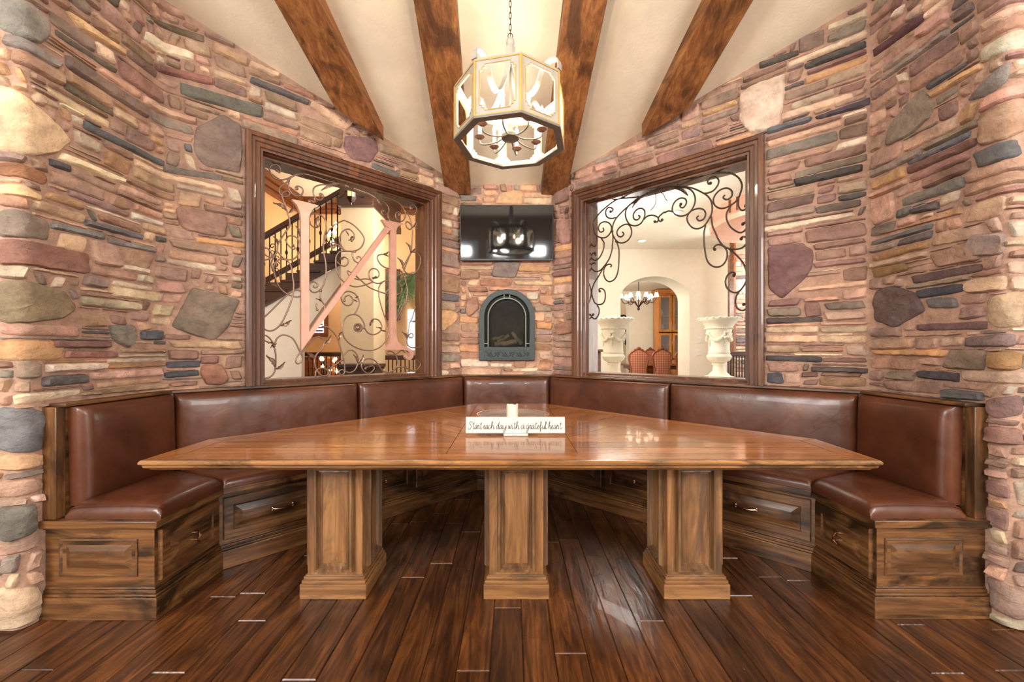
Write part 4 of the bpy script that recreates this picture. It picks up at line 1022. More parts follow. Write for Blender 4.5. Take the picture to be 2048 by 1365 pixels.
# ------------------------------------------------------------------ wrought iron in the two openings
def plane_pt(path, k, p, px, py):
    r = ray(px, py); a = path.p[k]+path.N[k]*p; n = path.N[k]; t_ = (a.x*n.x+a.y*n.y)/(r.x*n.x+r.y*n.y)
    return Vector((r.x*t_, t_, CH+r.z*t_))
A_, B_, C_, D_, E_, F_ = (515, 310), (685, 350), (515, 450), (665, 450), (515, 590), (665, 590)
G_, H_, I_, J_ = (1160, 330), (1330, 310), (1160, 480), (1330, 480)
def ironwork(th, path, k, p, curves, r, mat, name='scroll', ball=True):
    for cv in curves:
        pts = []; o = None
        for q in cv:
            if len(q) == 2 and q in ORG_SET: o = q; continue
            pts.append(plane_pt(path, k, p, o[0]+q[0]/7.583, o[1]+q[1]/7.583))
        sp = spline(pts, 5); m = MB(); m.tube(sp, r, 7)
        if ball: m.sphere(sp[0], r*1.9, 8, 6)
        m.build(name, mat, th, smooth=60)
ORG_SET = {A_, B_, C_, D_, E_, F_, G_, H_, I_, J_}
LP = -.085
lg = plane_pt(left, 2, LP, 680, 740)
g1 = thing('letter_grille', 'wrought iron vine grille with a large copper letter N filling the left inner window', 'grille', (lg.x, lg.y, lg.z), atan2(left.D[2].y, left.D[2].x))
CL = [
 [A_, (290,232),(310,245),(328,268),(350,240),(340,190),(290,150),(225,150),(182,200),(200,280),(260,350),(330,378),(420,372),(480,350),(560,310),(650,290),(760,300),(900,340),(1040,385),(1200,430)],
 [A_, (600,512),(585,525),(575,500),(610,475),(670,500),(690,550),(670,600),(610,625),(540,600),(490,540),(470,470),(480,400),(500,350),(560,312)],
 [A_, (470,385),(430,430),(360,470),(325,530),(335,580),(380,625),(440,635),(485,600),(480,565),(430,552),(380,580),(370,620),(400,720),(440,830),(480,960),(490,1070),(440,1150),(360,1270),(310,1360), C_, (300,395),(270,450),(220,490),(170,485),(100,440),(65,385),(90,352),(150,360),(200,410),(222,460),(190,510),(130,530),(70,540)],
 [C_, (540,310),(570,350),(540,370),(480,320),(440,260),(450,190),(510,165),(580,185),(625,240),(645,340),(620,440),(560,510),(480,530),(410,515),(340,450),(300,395)],
 [C_, (240,690),(215,640),(215,560),(250,480),(300,395)],
 [C_, (655,1085),(600,1095),(520,1080),(420,1030),(340,960),(290,860),(260,760),(245,650),(270,570),(340,525),(430,530),(490,590),(520,680),(535,800),(550,920),(535,1060),(500,1190),(440,1340), E_, (370,420),(290,510),(200,550),(120,530),(70,480)],
 [C_, (655,1000),(590,990),(530,1005),(460,1055),(330,1180),(150,1360), E_, (100,340),(72,400)],
 [A_, (955,608),(938,598),(955,585),(990,605),(998,640),(975,675),(935,688),(890,665),(850,600),(845,530),(880,480),(960,455),(1050,452),(1150,450)],
 [A_, (800,712),(785,720),(780,700),(800,688),(830,705),(852,722),(868,690),(862,655)],
 [A_, (785,930),(830,895),(900,890),(980,930),(1030,1000),(1045,1090),(1020,1200),(1002,1300), C_, (1002,400),(1030,540),(1042,680),(1025,820),(980,950),(910,1015),(840,1022),(795,980),(785,920),(815,875),(870,868),(910,905),(900,945),(860,950),(845,915)],
 [A_, (785,1020),(830,1080),(890,1100),(935,1075),(940,1030)],
 [C_, (1000,300),(1050,150),(1130,30), B_, (0,697),(60,705),(150,750),(250,840),(320,940),(325,1010),(290,1090),(230,1140),(160,1162),(150,1230),(180,1300),(240,1335),(275,1290),(260,1245),(218,1250),(228,1280)],
 [D_, (290,240),(325,210),(320,130),(260,70),(190,75),(130,130),(105,230),(140,320),(200,390),(340,405)],
 [D_, (340,405),(180,400),(110,410),(60,470),(50,560),(60,680),(110,800),(200,890),(270,920),(350,940),(450,925),(540,895),(610,865)],
 [D_, (130,510),(180,490),(230,520),(235,580),(190,625),(120,610),(68,560)],
 [C_, (1150,310),(1165,320),(1180,295),(1150,265),(1110,290),(1125,340),(1170,345),(1190,300),(1230,310), D_, (130,350),(200,395)],
 [D_, (300,735),(240,700),(225,720),(260,780),(320,810),(400,830),(480,820),(570,830),(620,870),(690,890),(750,872),(800,850),(865,852)],
 [D_, (355,775),(450,860),(560,950),(700,1010),(850,1055),(960,1065),(1040,1030),(1052,960),(1010,890),(960,865)],
 [D_, (620,810),(680,800),(708,750),(680,685),(620,662),(565,695),(550,760),(575,830),(610,868)],
 [D_, (790,445),(700,460),(680,510),(720,590),(790,645),(868,662)],
 [D_, (740,880),(700,960),(700,1060), F_, (705,40),(740,180),(800,360),(845,480),(850,580),(820,680),(740,780),(650,830),(540,845),(400,820),(270,750),(180,650),(150,540),(160,430),(210,340),(290,300),(380,310),(450,380),(485,470),(465,520)],
 [D_, (180,1150),(190,1100),(240,1072),(290,1100),(305,1160),(275,1212),(210,1222),(150,1170),(135,1090),(180,1030),(250,1010),(330,1040),(380,1100),(405,1170), F_, (395,170),(360,250),(325,298)],
 [F_, (570,440),(590,385),(640,367),(700,387),(740,450),(742,520),(700,575),(620,605),(540,580),(488,508)],
 [D_, (970,690),(1040,705),(1090,790),(1120,900),(1135,1000),(1115,1150), F_, (1060,190),(970,370)],
 [F_, (1130,60),(1090,180),(985,400)],
 [B_, (625,550),(605,535),(595,560),(610,600),(655,607),(700,570),(700,500),(640,420),(540,380)],
 [B_, (718,690),(690,640),(698,590)],
 [B_, (860,612),(852,590),(880,605),(872,575),(835,565),(803,600),(820,665),(880,705),(930,680),(955,600),(930,520),(860,430),(750,378),(620,330),(520,300)],
 [B_, (1052,510),(1040,492),(1033,520),(1030,475),(1075,455),(1125,510),(1112,580),(1060,605),(990,580),(938,530)],
 [B_, (958,555),(1010,630),(1040,720),(1050,795),(1018,828),(970,790),(960,730),(990,712),(1035,755),(1060,820),(1060,930),(1050,1080),(1035,1180), D_, (1130,530),(1060,650)],
 [D_, (1090,660),(1140,550),(1190,430),(1240,415),(1305,450),(1340,530),(1310,650),(1255,730),(1180,752),(1110,720),(1070,650)],
 [F_, (1255,190),(1210,350),(1170,430),(1155,530),(1150,610),(1180,657),(1222,630),(1212,592),(1170,600),(1130,670),(1130,740),(1170,790),(1230,802),(1350,797)],
 [E_, (990,490),(1060,490),(1130,550),(1200,640),(1250,780),(1300,950), F_, (185,1080),(182,1180),(140,1217),(100,1190),(110,1150),(150,1138),(210,1170),(270,1182),(340,1140),(380,1050),(380,940),(340,870),(280,840),(220,860),(175,915)],
 [F_, (500,1120),(560,1088),(620,1082),(632,1125),(580,1182),(520,1190),(460,1140),(440,1070),(470,1000),(540,970),(620,985),(690,1050),(740,1130),(800,1175),(880,1170),(950,1130),(990,1060),(975,950),(940,890),(880,858),(830,868),(830,900),(900,910),(980,890),(1050,842),(1100,880)],
 [F_, (960,1110),(1050,1095),(1130,1115),(1200,1150),(1270,1145),(1320,1090),(1335,1050),(1300,1000),(1250,985)],
 [E_, (72,620),(130,620),(190,665),(235,735)], [E_, (72,670),(150,715),(235,735)],
 [E_, (265,745),(290,670),(360,615),(440,615),(530,660),(590,750),(640,860),(678,940),(660,1020),(610,1048),(580,1010),(600,940),(650,880),(700,840),(770,750),(840,670),(930,640),(1000,680),(1010,750),(970,830),(900,900),(870,970),(870,1060),(910,1160),(980,1230),(1060,1220),(1070,1160),(1010,1115),(930,1120),(885,1165),(877,1245)],
 [E_, (250,780),(275,900),(275,1040),(260,1160),(200,1240),(75,1280)],
 [E_, (1290,985),(1190,1060),(1120,1110),(1098,1230)],
 [C_, (905,1290),(890,1230),(900,1195)], [C_, (960,1000),(950,1080),(975,1160),(1020,1220),(1015,1290)],
]
for cv in CL: pass
ironwork(g1, left, 2, LP, CL, .0058, M['iron_l'])
def leaf(th, path, k, p, o, base, tip, wd, mat, parent=None):
    a = plane_pt(path, k, p, o[0]+base[0]/7.583, o[1]+base[1]/7.583); b = plane_pt(path, k, p, o[0]+tip[0]/7.583, o[1]+tip[1]/7.583)
    ax = (b-a); L = ax.length; ax.normalize(); n = Vector((path.N[k].x, path.N[k].y, 0)); s = ax.cross(n).normalized(); w_ = L*wd
    m = MB(); m_ = 9; rows = []
    for i in range(m_+1):
        t_ = i/m_; half = w_*sin(pi*min(1, t_*1.02))**.8*(1-.45*t_)*(1+.28*sin(i*2.6)); c = a+ax*(L*t_)+s*(w_*.5*sin(t_*pi*1.2))+n*(.012*sin(t_*3))
        rows.append((c-s*half+n*.004, c+n*-.004, c+s*half+n*.004))
    for off_ in (0, -.0025):
        b0 = len(m.v)
        for r_ in rows: m.v += [tuple(q+n*off_) for q in r_]
        for i in range(m_):
            for j in (0, 1): m.f.append((b0+i*3+j, b0+i*3+j+1, b0+i*3+3+j+1, b0+i*3+3+j))
    m.sphere(b, .005, 6, 4); m.build('leaf', mat, th, smooth=60, recalc=False)
LV = [(A_,(440,850),(245,725)),(A_,(470,880),(545,780)),(A_,(930,930),(890,1100)),(A_,(640,1240),(585,1080)),(C_,(460,180),(420,230)),(C_,(300,300),(245,180)),
 (C_,(330,960),(165,880)),(C_,(340,850),(320,720)),(D_,(200,90),(240,160)),(D_,(320,180),(250,235)),(D_,(90,530),(175,490)),(D_,(680,800),(605,800)),(D_,(780,445),(845,410)),(D_,(780,445),(840,480)),
 (D_,(1180,410),(1120,270)),(D_,(1190,410),(1270,345)),(D_,(1065,640),(990,500)),(D_,(1270,800),(1350,830)),(D_,(310,1130),(370,1165)),(D_,(330,1110),(385,1085)),
 (F_,(740,540),(810,550)),(F_,(740,530),(670,490)),(F_,(620,380),(565,470)),(F_,(140,560),(90,680)),(F_,(380,1040),(320,905)),(F_,(395,1040),(470,915)),(F_,(1130,680),(1060,560)),(F_,(560,1120),(490,1070)),
 (F_,(1190,400),(1260,400)),(E_,(265,1100),(140,920)),(E_,(270,1130),(415,1025)),(E_,(340,470),(510,390)),(E_,(240,740),(200,800)),(E_,(235,730),(170,735)),(E_,(1015,740),(1115,620)),(E_,(860,980),(740,870)),
 (E_,(1098,1150),(1030,1040)),(C_,(950,1160),(890,1120)),(B_,(1060,800),(1115,710)),(E_,(960,100),(900,60))]
for o_, a, b in LV: leaf(g1, left, 2, LP+.012, o_, a, b, .2, M['iron_l'])
c0 = plane_pt(left, 2, LP+.01, 665+383/7.583, 590+500/7.583); ax = Matrix.Rotation(atan2(left.N[2].y, left.N[2].x), 4, 'Z') @ Matrix.Rotation(pi/2, 4, 'Y')
m = MB(); m.lathe([(.001, -.004), (.03, -.002), (.04, .006), (.036, .012), (.022, .006), (.015, .010), (.013, .020), (.001, .024)], c0, 18, ax)
for q_ in range(14):
    a = 2*pi*q_/14; pv = ax @ Vector((.033*cos(a), .033*sin(a), .008)); m.sphere(c0+pv, .008, 7, 5)
m.build('rosette', M['iron_l'], g1, smooth=50)
# twisted ribbon along the top
def rope(th, path, k, p, pts, mat):
    P = spline([plane_pt(path, k, p, *q) for q in pts], 8); m = MB(); n = len(P)
    for i in range(n-1):
        c = P[i]; T = (P[i+1]-P[i]).normalized(); N_ = Vector((path.N[k].x, path.N[k].y, 0)); S_ = T.cross(N_); f = min(1, i/6, (n-1-i)/6)
        a = c-T*.006-S_*.014*f; b = c+T*.010+S_*.014*f+N_*.004; m.tube([a, (a+b)/2+N_*.010, b], [.002, .0055, .002], 6)
    m.build('twisted_leaf_band', mat, th, smooth=60)
rope(g1, left, 2, LP+.012, [(643,381),(660,372),(680,369),(700,375),(720,382),(741,390),(754,399),(763,412)], M['iron_l'])
# the letter
def plate_poly(th, path, k, p, pts, t_, mat, name):
    P = [plane_pt(path, k, p, *q) for q in pts]; n = Vector((path.N[k].x, path.N[k].y, 0)); m = MB(); c = len(P)
    m.v = [tuple(q) for q in P]+[tuple(q-n*t_) for q in P]
    m.f = [tuple(range(c)), tuple(range(c, 2*c))[::-1]]+[(i, (i+1) % c, c+(i+1) % c, c+i) for i in range(c)]
    o = m.build(name, mat, th, smooth=30)
    bm = bmesh.new(); bm.from_mesh(o.data); bmesh.ops.triangulate(bm, faces=[f for f in bm.faces if len(f.verts) > 4]); bm.to_mesh(o.data); bm.free(); return o
LT = M['copper']
N1 = [(583.5,399),(592,400),(606,403),(622,407),(638,411.5),(630,415),(624,421),(620,428),(618.5,436),(618.5,664),(611,683),(602.7,702),(602.3,440),(600.5,425),(594,410)]
N2 = [(602.7,702),(618.5,664),(640,634),(772,453),(781,459)]
N3 = [(764,439),(772,441),(790,444),(808,447.8),(800,450.5),(795,455),(793,461),(793,672),(796,684),(805,692),(816,695),(824,700),(828,708),(826,716),(820,721),(813,719),(810,714),(813,709),(816,713),(820,711),(820,706),(815,702),(806,700),(762,699.5),(772,695),(779,687),(781,676),(781,461),(777,455),(772,452)]
plate_poly(g1, left, 2, LP+.03, N1, .035, LT, 'letter_left_stem'); plate_poly(g1, left, 2, LP+.029, N2, .033, LT, 'letter_diagonal'); plate_poly(g1, left, 2, LP+.03, N3, .035, LT, 'letter_right_stem')
rg = plane_pt(right, 0, LP, 1345, 500)
g2 = thing('scroll_grille', 'dark wrought iron scrollwork arching across the top and sides of the right inner window', 'grille', (rg.x, rg.y, rg.z), atan2(right.D[0].y, right.D[0].x))
CR = [
 [G_, (465,710),(490,700),(498,670),(450,642),(405,670),(390,730),(410,790),(470,815),(540,800)],
 [H_, (76,500), G_, (1150,400),(1000,440),(860,520),(740,620),(620,730),(530,840),(492,950),(498,1060),(560,1160),(640,1185),(720,1150),(775,1070),(780,980),(740,910),(680,905),(600,950),(560,1020),(580,1080),(630,1090),(665,1050),(640,1018)],
 [G_, (880,490),(760,500),(640,510),(560,525),(420,620),(290,740),(220,850),(205,950),(240,1060),(330,1107),(410,1090),(470,1010),(475,930),(430,878),(360,865),(300,900),(280,970),(310,1020),(360,1000),(350,955)],
 [G_, (850,560),(760,600),(700,680),(690,780),(740,890),(830,925),(920,890),(978,790),(980,700),(930,660),(860,680),(810,750),(820,820),(870,835),(910,790),(885,768)],
 [G_, (1135,862),(1170,865),(1190,830),(1170,790),(1100,765),(1020,780),(970,830)],
 [G_, (1245,835),(1220,860),(1190,830),(1205,780),(1275,720), H_, (0,875),(50,852),(110,862),(160,905),(240,930),(330,905),(400,840),(450,740),(455,640),(410,550),(330,505),(230,490)],
 [H_, (240,748),(225,772),(250,802),(290,790),(325,730),(310,672),(240,655),(160,700),(115,780),(110,862)],
 [G_, (180,1210),(215,1240),(245,1210),(262,1150),(250,1080)],
 [I_, (235,222),(240,197),(200,203),(172,240),(185,285),(240,312),(310,250),(360,130),(365,60), G_, (365,1180),(320,1110)],
 [G_, (488,1010),(500,1100),(490,1230), I_, (490,130),(450,270),(390,370),(310,460),(240,480),(190,450),(168,405),(190,360),(228,352),(232,375)],
 [G_, (550,1160), I_, (585,120),(592,200),(590,320),(575,480),(530,590),(450,635),(390,600),(360,520),(370,430),(410,380),(460,370),(478,395),(462,412)],
 [I_, (300,780),(288,755),(320,737),(370,770),(385,860),(360,950),(300,982),(230,960),(188,860),(185,760),(220,650),(290,540),(350,430)],
 [I_, (200,1135),(175,1165),(230,1200),(280,1140),(290,1050),(255,980)],
 [H_, (690,430),(660,442),(648,400),(690,347),(760,337),(812,380),(800,460),(730,545),(640,580),(600,580)],
 [H_, (100,500),(280,482),(430,510),(560,570),(650,630),(705,720),(715,850),(680,950),(600,1070),(500,1120),(410,1100),(345,1020),(340,930),(400,850),(500,815),(580,830),(615,890),(590,970),(520,1000),(480,960),(510,922)],
 [H_, (200,465),(400,385),(580,315),(700,282),(850,268),(1000,282),(1110,345),(1165,450),(1150,560),(1090,690),(970,780),(860,813),(770,780),(732,700),(760,610),(840,530),(940,505),(1012,550),(1010,630),(940,680),(882,650),(910,608)],
 [H_, (1225,775),(1245,785),(1220,825),(1160,840),(1112,775),(1115,650)],
 [H_, (1180,1050),(1200,1025),(1235,1045),(1240,1100),(1180,1170),(1100,1170),(990,1090),(935,980),(940,870),(1000,770)],
 [H_, (1155,1275),(1165,1248),(1210,1245),(1240,1290), J_, (1240,50),(1160,125),(1060,142),(960,130),(870,80),(800,-20), H_, (780,1220),(720,1080),(702,930)],
 [J_, (755,145),(735,130),(770,85),(830,75),(900,110),(942,190),(930,300),(870,385),(780,415),(690,380),(630,290),(600,120), H_, (590,1270),(595,1160),(617,1070)],
 [J_, (1045,540),(1065,512),(1020,490),(955,530),(918,620),(935,720),(1010,790),(1100,795),(1180,720),(1238,600),(1232,470),(1170,330),(1060,210),(960,130)],
 [J_, (1195,980),(1228,972),(1242,1020),(1190,1070),(1110,1050),(1068,960),(1080,860),(1130,775)],
]
ironwork(g2, right, 0, LP, CR, .0066, M['iron'])
rope(g2, right, 0, LP+.012, [(1266,415),(1274,402),(1287,392),(1305,384),(1318,380),(1335,376),(1352,376),(1366,381),(1376,391)], M['iron'])
m = MB(); kp = plane_pt(right, 0, LP+.02, 1317, 380)
for q in range(7):
    a = q*2*pi/7; m.tube([kp+Vector((.018*cos(a), 0, .018*sin(a))), kp+Vector((.01*cos(a+1), -.01, .01*sin(a+1))), kp+Vector((.02*cos(a+2), .0, .02*sin(a+2)))], .003, 5)
for pts in (((1311,388),(1312,402),(1309,412),(1301,421)), ((1322,386),(1327,389),(1331,398),(1335,402))):
    m.tube(spline([plane_pt(right, 0, LP+.02, *q) for q in pts], 5), .003, 5)
m.build('tied_knot', M['iron'], g2, smooth=60)
# ------------------------------------------------------------------ stair hall seen through the left window
def pX(px, Y): return (px-CX)/F*Y
def pZ(py, Y): return CH+(HY-py)/F*Y
HC = 4.4
def slab(name, mat, *a, kind=True):
    m = MB(); m.box(*a); o = m.build(name, mat, smooth=0)
    return struct(o) if kind else o
slab('wall_hall_back', M['orangewall'], -4.6, -.55, 8.5, 8.62, 0, HC)
slab('wall_hall_left', M['orangewall'], -4.6, -4.48, 3.0, 8.5, 0, HC)
slab('ceiling', M['hallcream'], -4.7, -.45, 3.0, 8.7, HC, HC+.1)
slab('wall_hall_right', M['hallcream'], -.56, -.44, 4.45, 8.62, 0, HC)
m = MB()
for h, d in ((.0, .0),):
    for (z0, z1, dd) in ((4.28, 4.40, .16), (4.18, 4.28, .11), (4.08, 4.18, .06)):
        m.box(-4.48, -.56, 8.5-dd, 8.5, z0, z1); m.box(-4.48, -4.48+dd, 3.0, 8.5, z0, z1)
struct(m.build('trim_1', M['crown'], bev=.01))
# boxed landing and pier
px0, px1 = pX(682, 6.0), pX(747, 6.0)
slab('wall_hall_pier', M['tanwall'], px0, px1, 6.0, 6.55, 0, 3.36)
m = MB(); m.box(px0-.02, px1+.03, 5.9, 7.4, 3.34, 3.46); m.box(px0, px1+.02, 5.94, 7.4, 3.46, 4.39)
for k in range(3): m.box(px0+.05+k*.17, px0+.17+k*.17, 5.92, 5.95, 3.6, 4.2)
struct(m.build('trim_2', M['stair'], bev=.006))
# wall under the stairs
Y = 6.5
P = [(pX(x, Y), pZ(y, Y)) for x, y in ((470, 780), (603, 780), (603, 672), (640, 622), (682, 566), (682, 530), (523, 618), (470, 648))]
m = MB(); n = len(P); m.v = [(x, Y, z) for x, z in P]+[(x, Y+.1, z) for x, z in P]
m.f = [tuple(range(n)), tuple(range(n, 2*n))[::-1]]+[(i, (i+1) % n, n+(i+1) % n, n+i) for i in range(n)]
o = m.build('wall_under_stairs', M['hallcream'], smooth=0); struct(o)
sc = thing('staircase', 'dark wooden staircase rising to the right behind the letter window', 'staircase', (pX(600, 6.45), 6.45, 0))
m = MB(); Yn, Yf = 6.42, 7.5
st_ = [(461, 623), (516, 584), (571, 565), (600, 546), (637, 526.5), (670, 507), (703, 487)]
poly = [(440, 648), (440, 620)]
for (a, b), (c, d) in zip(st_, st_[1:]): poly += [(a, b) if (a, b) != st_[0] else (461, 604), (a, d+2)]
sp_ = [(pX(x, Yn), pZ(y, Yn)) for x, y in ((440, 662), (686, 523), (686, 487), (670, 507), (637, 507), (637, 526.5), (600, 526.5), (600, 546), (571, 546), (571, 565), (530, 565), (530, 584), (495, 584), (495, 604), (440, 604))]
n = len(sp_); m.v = [(x, Yn, z) for x, z in sp_]+[(x, Yn+.06, z) for x, z in sp_]
m.f = [tuple(range(n)), tuple(range(n, 2*n))[::-1]]+[(i, (i+1) % n, n+(i+1) % n, n+i) for i in range(n)]
o = m.build('stringer', M['stair'], sc)
bm = bmesh.new(); bm.from_mesh(o.data); bmesh.ops.triangulate(bm, faces=[f for f in bm.faces if len(f.verts) > 4]); bm.to_mesh(o.data); bm.free()
for xa, xb, y in ((488, 533, 604), (523, 573, 584), (562, 603, 565), (594, 640, 546), (628, 673, 526.5), (660, 690, 507)):
    m = MB(); z = pZ(y, Yn); m.box(pX(xa, Yn), pX(xb, Yn), Yn-.03, Yf, z, z+.04); m.build('tread', M['stair'], sc, bev=.01)
def rail(pa, pb, Y, w_=.035, h_=.06):
    a, b = at(pa[0], pa[1], Y), at(pb[0], pb[1], Y); m = MB()
    for dy in (-w_, w_):
        for q in (a, b):
            for dz in (-h_, h_): m.v.append((q.x, Y+dy, q.z+dz))
    m.f += [(0, 1, 3, 2), (4, 6, 7, 5), (0, 2, 6, 4), (1, 5, 7, 3), (0, 4, 5, 1), (2, 3, 7, 6)]
    return m
rail((500, 490), (683, 383), 6.46, .035, .045).build('handrail', M['stair'], sc, bev=.01)
rail((500, 579), (690, 473), 7.35, .03, .05).build('far_handrail', M['stair'], sc, bev=.01)
x = 528; k = 0
while x < 682:
    top = 490+(x-500)*(383-490)/183.0+3; bot = {True: 0}.get(False, None)
    for xa, xb, y in ((523, 562, 584), (562, 597, 565), (597, 633, 546), (633, 667, 526.5), (667, 700, 507)):
        if xa <= x < xb: by = y
    a, b = at(x, top, 6.46), at(x, by, 6.46); m = MB(); m.tube([a, b], .010, 6); L = (a-b).length
    if k % 2 == 0: m.sphere(b+(a-b)*.52, .022, 7, 6, (1, 1, 1.8)); m.sphere(b+(a-b)*.12, .018, 7, 5)
    m.sphere(b+(a-b)*.03, .02, 7, 5); m.build('baluster', M['black_iron'], sc, smooth=60); x += 11.3; k += 1
for cx_s, cy_s in ((545, 500), (553, 535), (552, 524), (678, 420)):
    m = MB(); c = at(cx_s, cy_s, 6.46)
    for s_ in (1, -1):
        m.tube([c+Vector((s_*r_*cos(t_), 0, s_*.055+r_*sin(t_))) for t_, r_ in [(j*.45, .05-.0028*j) for j in range(16)]], .007, 6)
    m.build('baluster_scroll', M['black_iron'], sc, smooth=60)
# arched shuttered window in a dark frame, in the warm wall
m = MB(); c = at(633, 640, 8.49); yy = 8.5
m.box(c.x-.12, c.x+.25, yy-.05, yy-.001, pZ(674, yy), pZ(560, yy)); ww = m.build('window_3', M['crown'], bev=.01); struct(ww)
m = MB(); lw_ = emis('daylight_pane', (225, 238, 255), 1.6)
m.box(c.x-.20, c.x+.17, yy-.075, yy-.052, pZ(666, yy), pZ(614, yy)); m.build('pane', lw_, ww)
m = MB()
for k in range(8):
    z = pZ(664, yy)+k*.068; m.box(c.x-.20, c.x+.17, yy-.11, yy-.08, z, z+.03)
m.build('shutter_slats', M['greywood'], ww)
def railing(nm, label, pxa, pxb, ytop, Y, step, floorz=0.0):
    t_ = thing(nm, label, 'railing', (pX((pxa+pxb)/2, Y), Y, floorz))
    m = MB(); zt_ = pZ(ytop, Y); m.box(pX(pxa, Y), pX(pxb, Y), Y-.035, Y+.035, zt_-.075, zt_); m.build('handrail', M['stair'], t_, bev=.012)
    m = MB(); m.box(pX(pxa, Y), pX(pxb, Y), Y-.02, Y+.02, floorz+.06, floorz+.10); m.build('bottom_rail', M['black_iron'], t_)
    x = pxa+2; k = 0
    while x < pxb-1:
        m = MB(); X = pX(x, Y); m.tube([(X, Y, floorz+.02), (X, Y, zt_-.07)], .009, 6)
        if k % 2: m.sphere((X, Y, floorz+.62), .022, 7, 6, (1, 1, 1.6))
        else: m.sphere((X, Y, floorz+.45), .02, 7, 6, (1, 1, 1.6))
        m.build('baluster', M['black_iron'], t_, smooth=60); x += step; k += 1
    return t_
railing('landing_railing', 'low dark railing below the shuttered window, left of the tan pier', 597, 684, 705, 7.6, 9)
railing('landing_railing', 'low dark railing in front of the palm, right of the pale pier', 750, 838, 711, 6.7, 8.3)
# dark chest in front of the pier, brown cabinet with glowing lamps behind the railing
ct = thing('chest', 'low dark chest top just above the sill of the letter window', 'chest', (pX(714, 5.6), 5.6, 0))
m = MB(); x0, x1 = pX(680, 5.5), pX(750, 5.5); zt_ = pZ(729, 5.5); m.box(x0, x1, 5.5, 5.85, 0, zt_-.05); m.build('body', M['stair'], ct, bev=.008)
m = MB(); m.box(x0-.03, x1+.03, 5.46, 5.88, zt_-.05, zt_); m.box(x0-.015, x1+.015, 5.48, 5.87, zt_-.08, zt_-.05); m.build('top', M['stair'], ct, bev=.008)
ct = thing('cabinet', 'brown cabinet standing behind the low railing under the shuttered window', 'cabinet', (pX(635, 8.2), 8.2, 0))
m = MB(); m.box(pX(604, 8.1), pX(676, 8.1), 8.05, 8.45, 0, pZ(718, 8.1)); m.build('body', M['redwood'], ct, bev=.01)
m = MB(); m.box(pX(602, 8.1), pX(678, 8.1), 8.0, 8.47, pZ(718, 8.1), pZ(714, 8.1)); m.build('top', M['redwood'], ct, bev=.01)
gl2 = emis('hall_bulb_glow', (255, 214, 150), 14)
ld = thing('chandelier', 'cluster of glowing candle bulbs behind the low railing under the shuttered window', 'chandelier', (pX(645, 7.85), 7.85, 0))
rn = random.Random(4)
m = MB(); cc = at(648, 735, 7.85); m.tube([(cc.x, cc.y, .45), (cc.x, cc.y, 1.0)], .02, 8)
for k in range(6): m.tube(spline([(cc.x, cc.y, .55), (cc.x+.15*cos(k), cc.y+.08*sin(k), .5), (cc.x+.30*cos(k), cc.y+.14*sin(k), .72)], 4), .01, 6)
m.lathe([(.14, 0), (.15, .02), (.03, .05), (.02, .45)], (cc.x, cc.y, 0), 14); m.build('stem', M['black_iron'], ld)
for k in range(9):
    p_ = at(636+rn.uniform(0, 40), 716+rn.uniform(0, 34), 7.85+rn.uniform(-.12, .12)); m = MB(); m.lathe([(.004, -.03), (.024, -.01), (.028, .01), (.012, .04), (.001, .06)], p_, 9); m.build('bulb', gl2, ld)
for (a, b, nm_) in ((662, 466, 'wall_sconce'),):
    s_ = thing('wall_sconce', 'glowing candle sconce on the stairs wall between the letter stems', 'sconce', tuple(at(662, 476, 7.0)))
    m = MB(); c = at(662, 480, 7.0); m.tube(spline([c+Vector((-.09, 0, .06)), c+Vector((-.05, 0, -.04)), c, c+Vector((.05, 0, -.04)), c+Vector((.09, 0, .06))], 5), .008, 6); m.box(c.x-.02, c.x+.02, c.y, c.y+.45, c.z-.05, c.z+.05); m.build('bracket', M['black_iron'], s_)
    for x_, y_ in ((657, 470), (662, 462), (669, 466), (665, 486), (672, 452)):
        m = MB(); p_ = at(x_, y_, 7.0); m.lathe([(.004, -.04), (.03, -.01), (.036, .01), (.016, .05), (.001, .08)], p_, 9); m.build('bulb', gl2, s_)
hl = thing('hanging_lantern', 'small bronze glass lantern hanging under the dark boxed landing', 'lantern', tuple(at(702, 398, 5.2)))
m = MB(); c = at(702, 384, 5.2); m.lathe([(.05, .07), (.075, .06), (.075, .05), (.05, .05)], c, 6); m.lathe([(.06, -.07), (.07, -.08), (.05, -.11), (.012, -.14), (.012, -.17), (.001, -.18)], c, 6)
for k in range(6): a = k*pi/3; m.tube([c+Vector((.06*cos(a), .06*sin(a), .06)), c+Vector((.055*cos(a), .055*sin(a), -.08))], .005, 5)
for s_ in (-1, 1): m.tube(spline([c+Vector((s_*.06, 0, .02)), c+Vector((s_*.09, 0, -.03)), c+Vector((s_*.13, 0, -.07)), c+Vector((s_*.18, 0, -.06))], 5), .006, 6)
m.tube([c+Vector((0, 0, .07)), (c.x, c.y, HC)], .006, 6); m.build('frame', M['iron'], hl)
m = MB(); m.lathe([(.045, -.07), (.05, .05)], c, 6); m.build('shade', emis('amber_glass', (250, 220, 140), 1.2), hl)
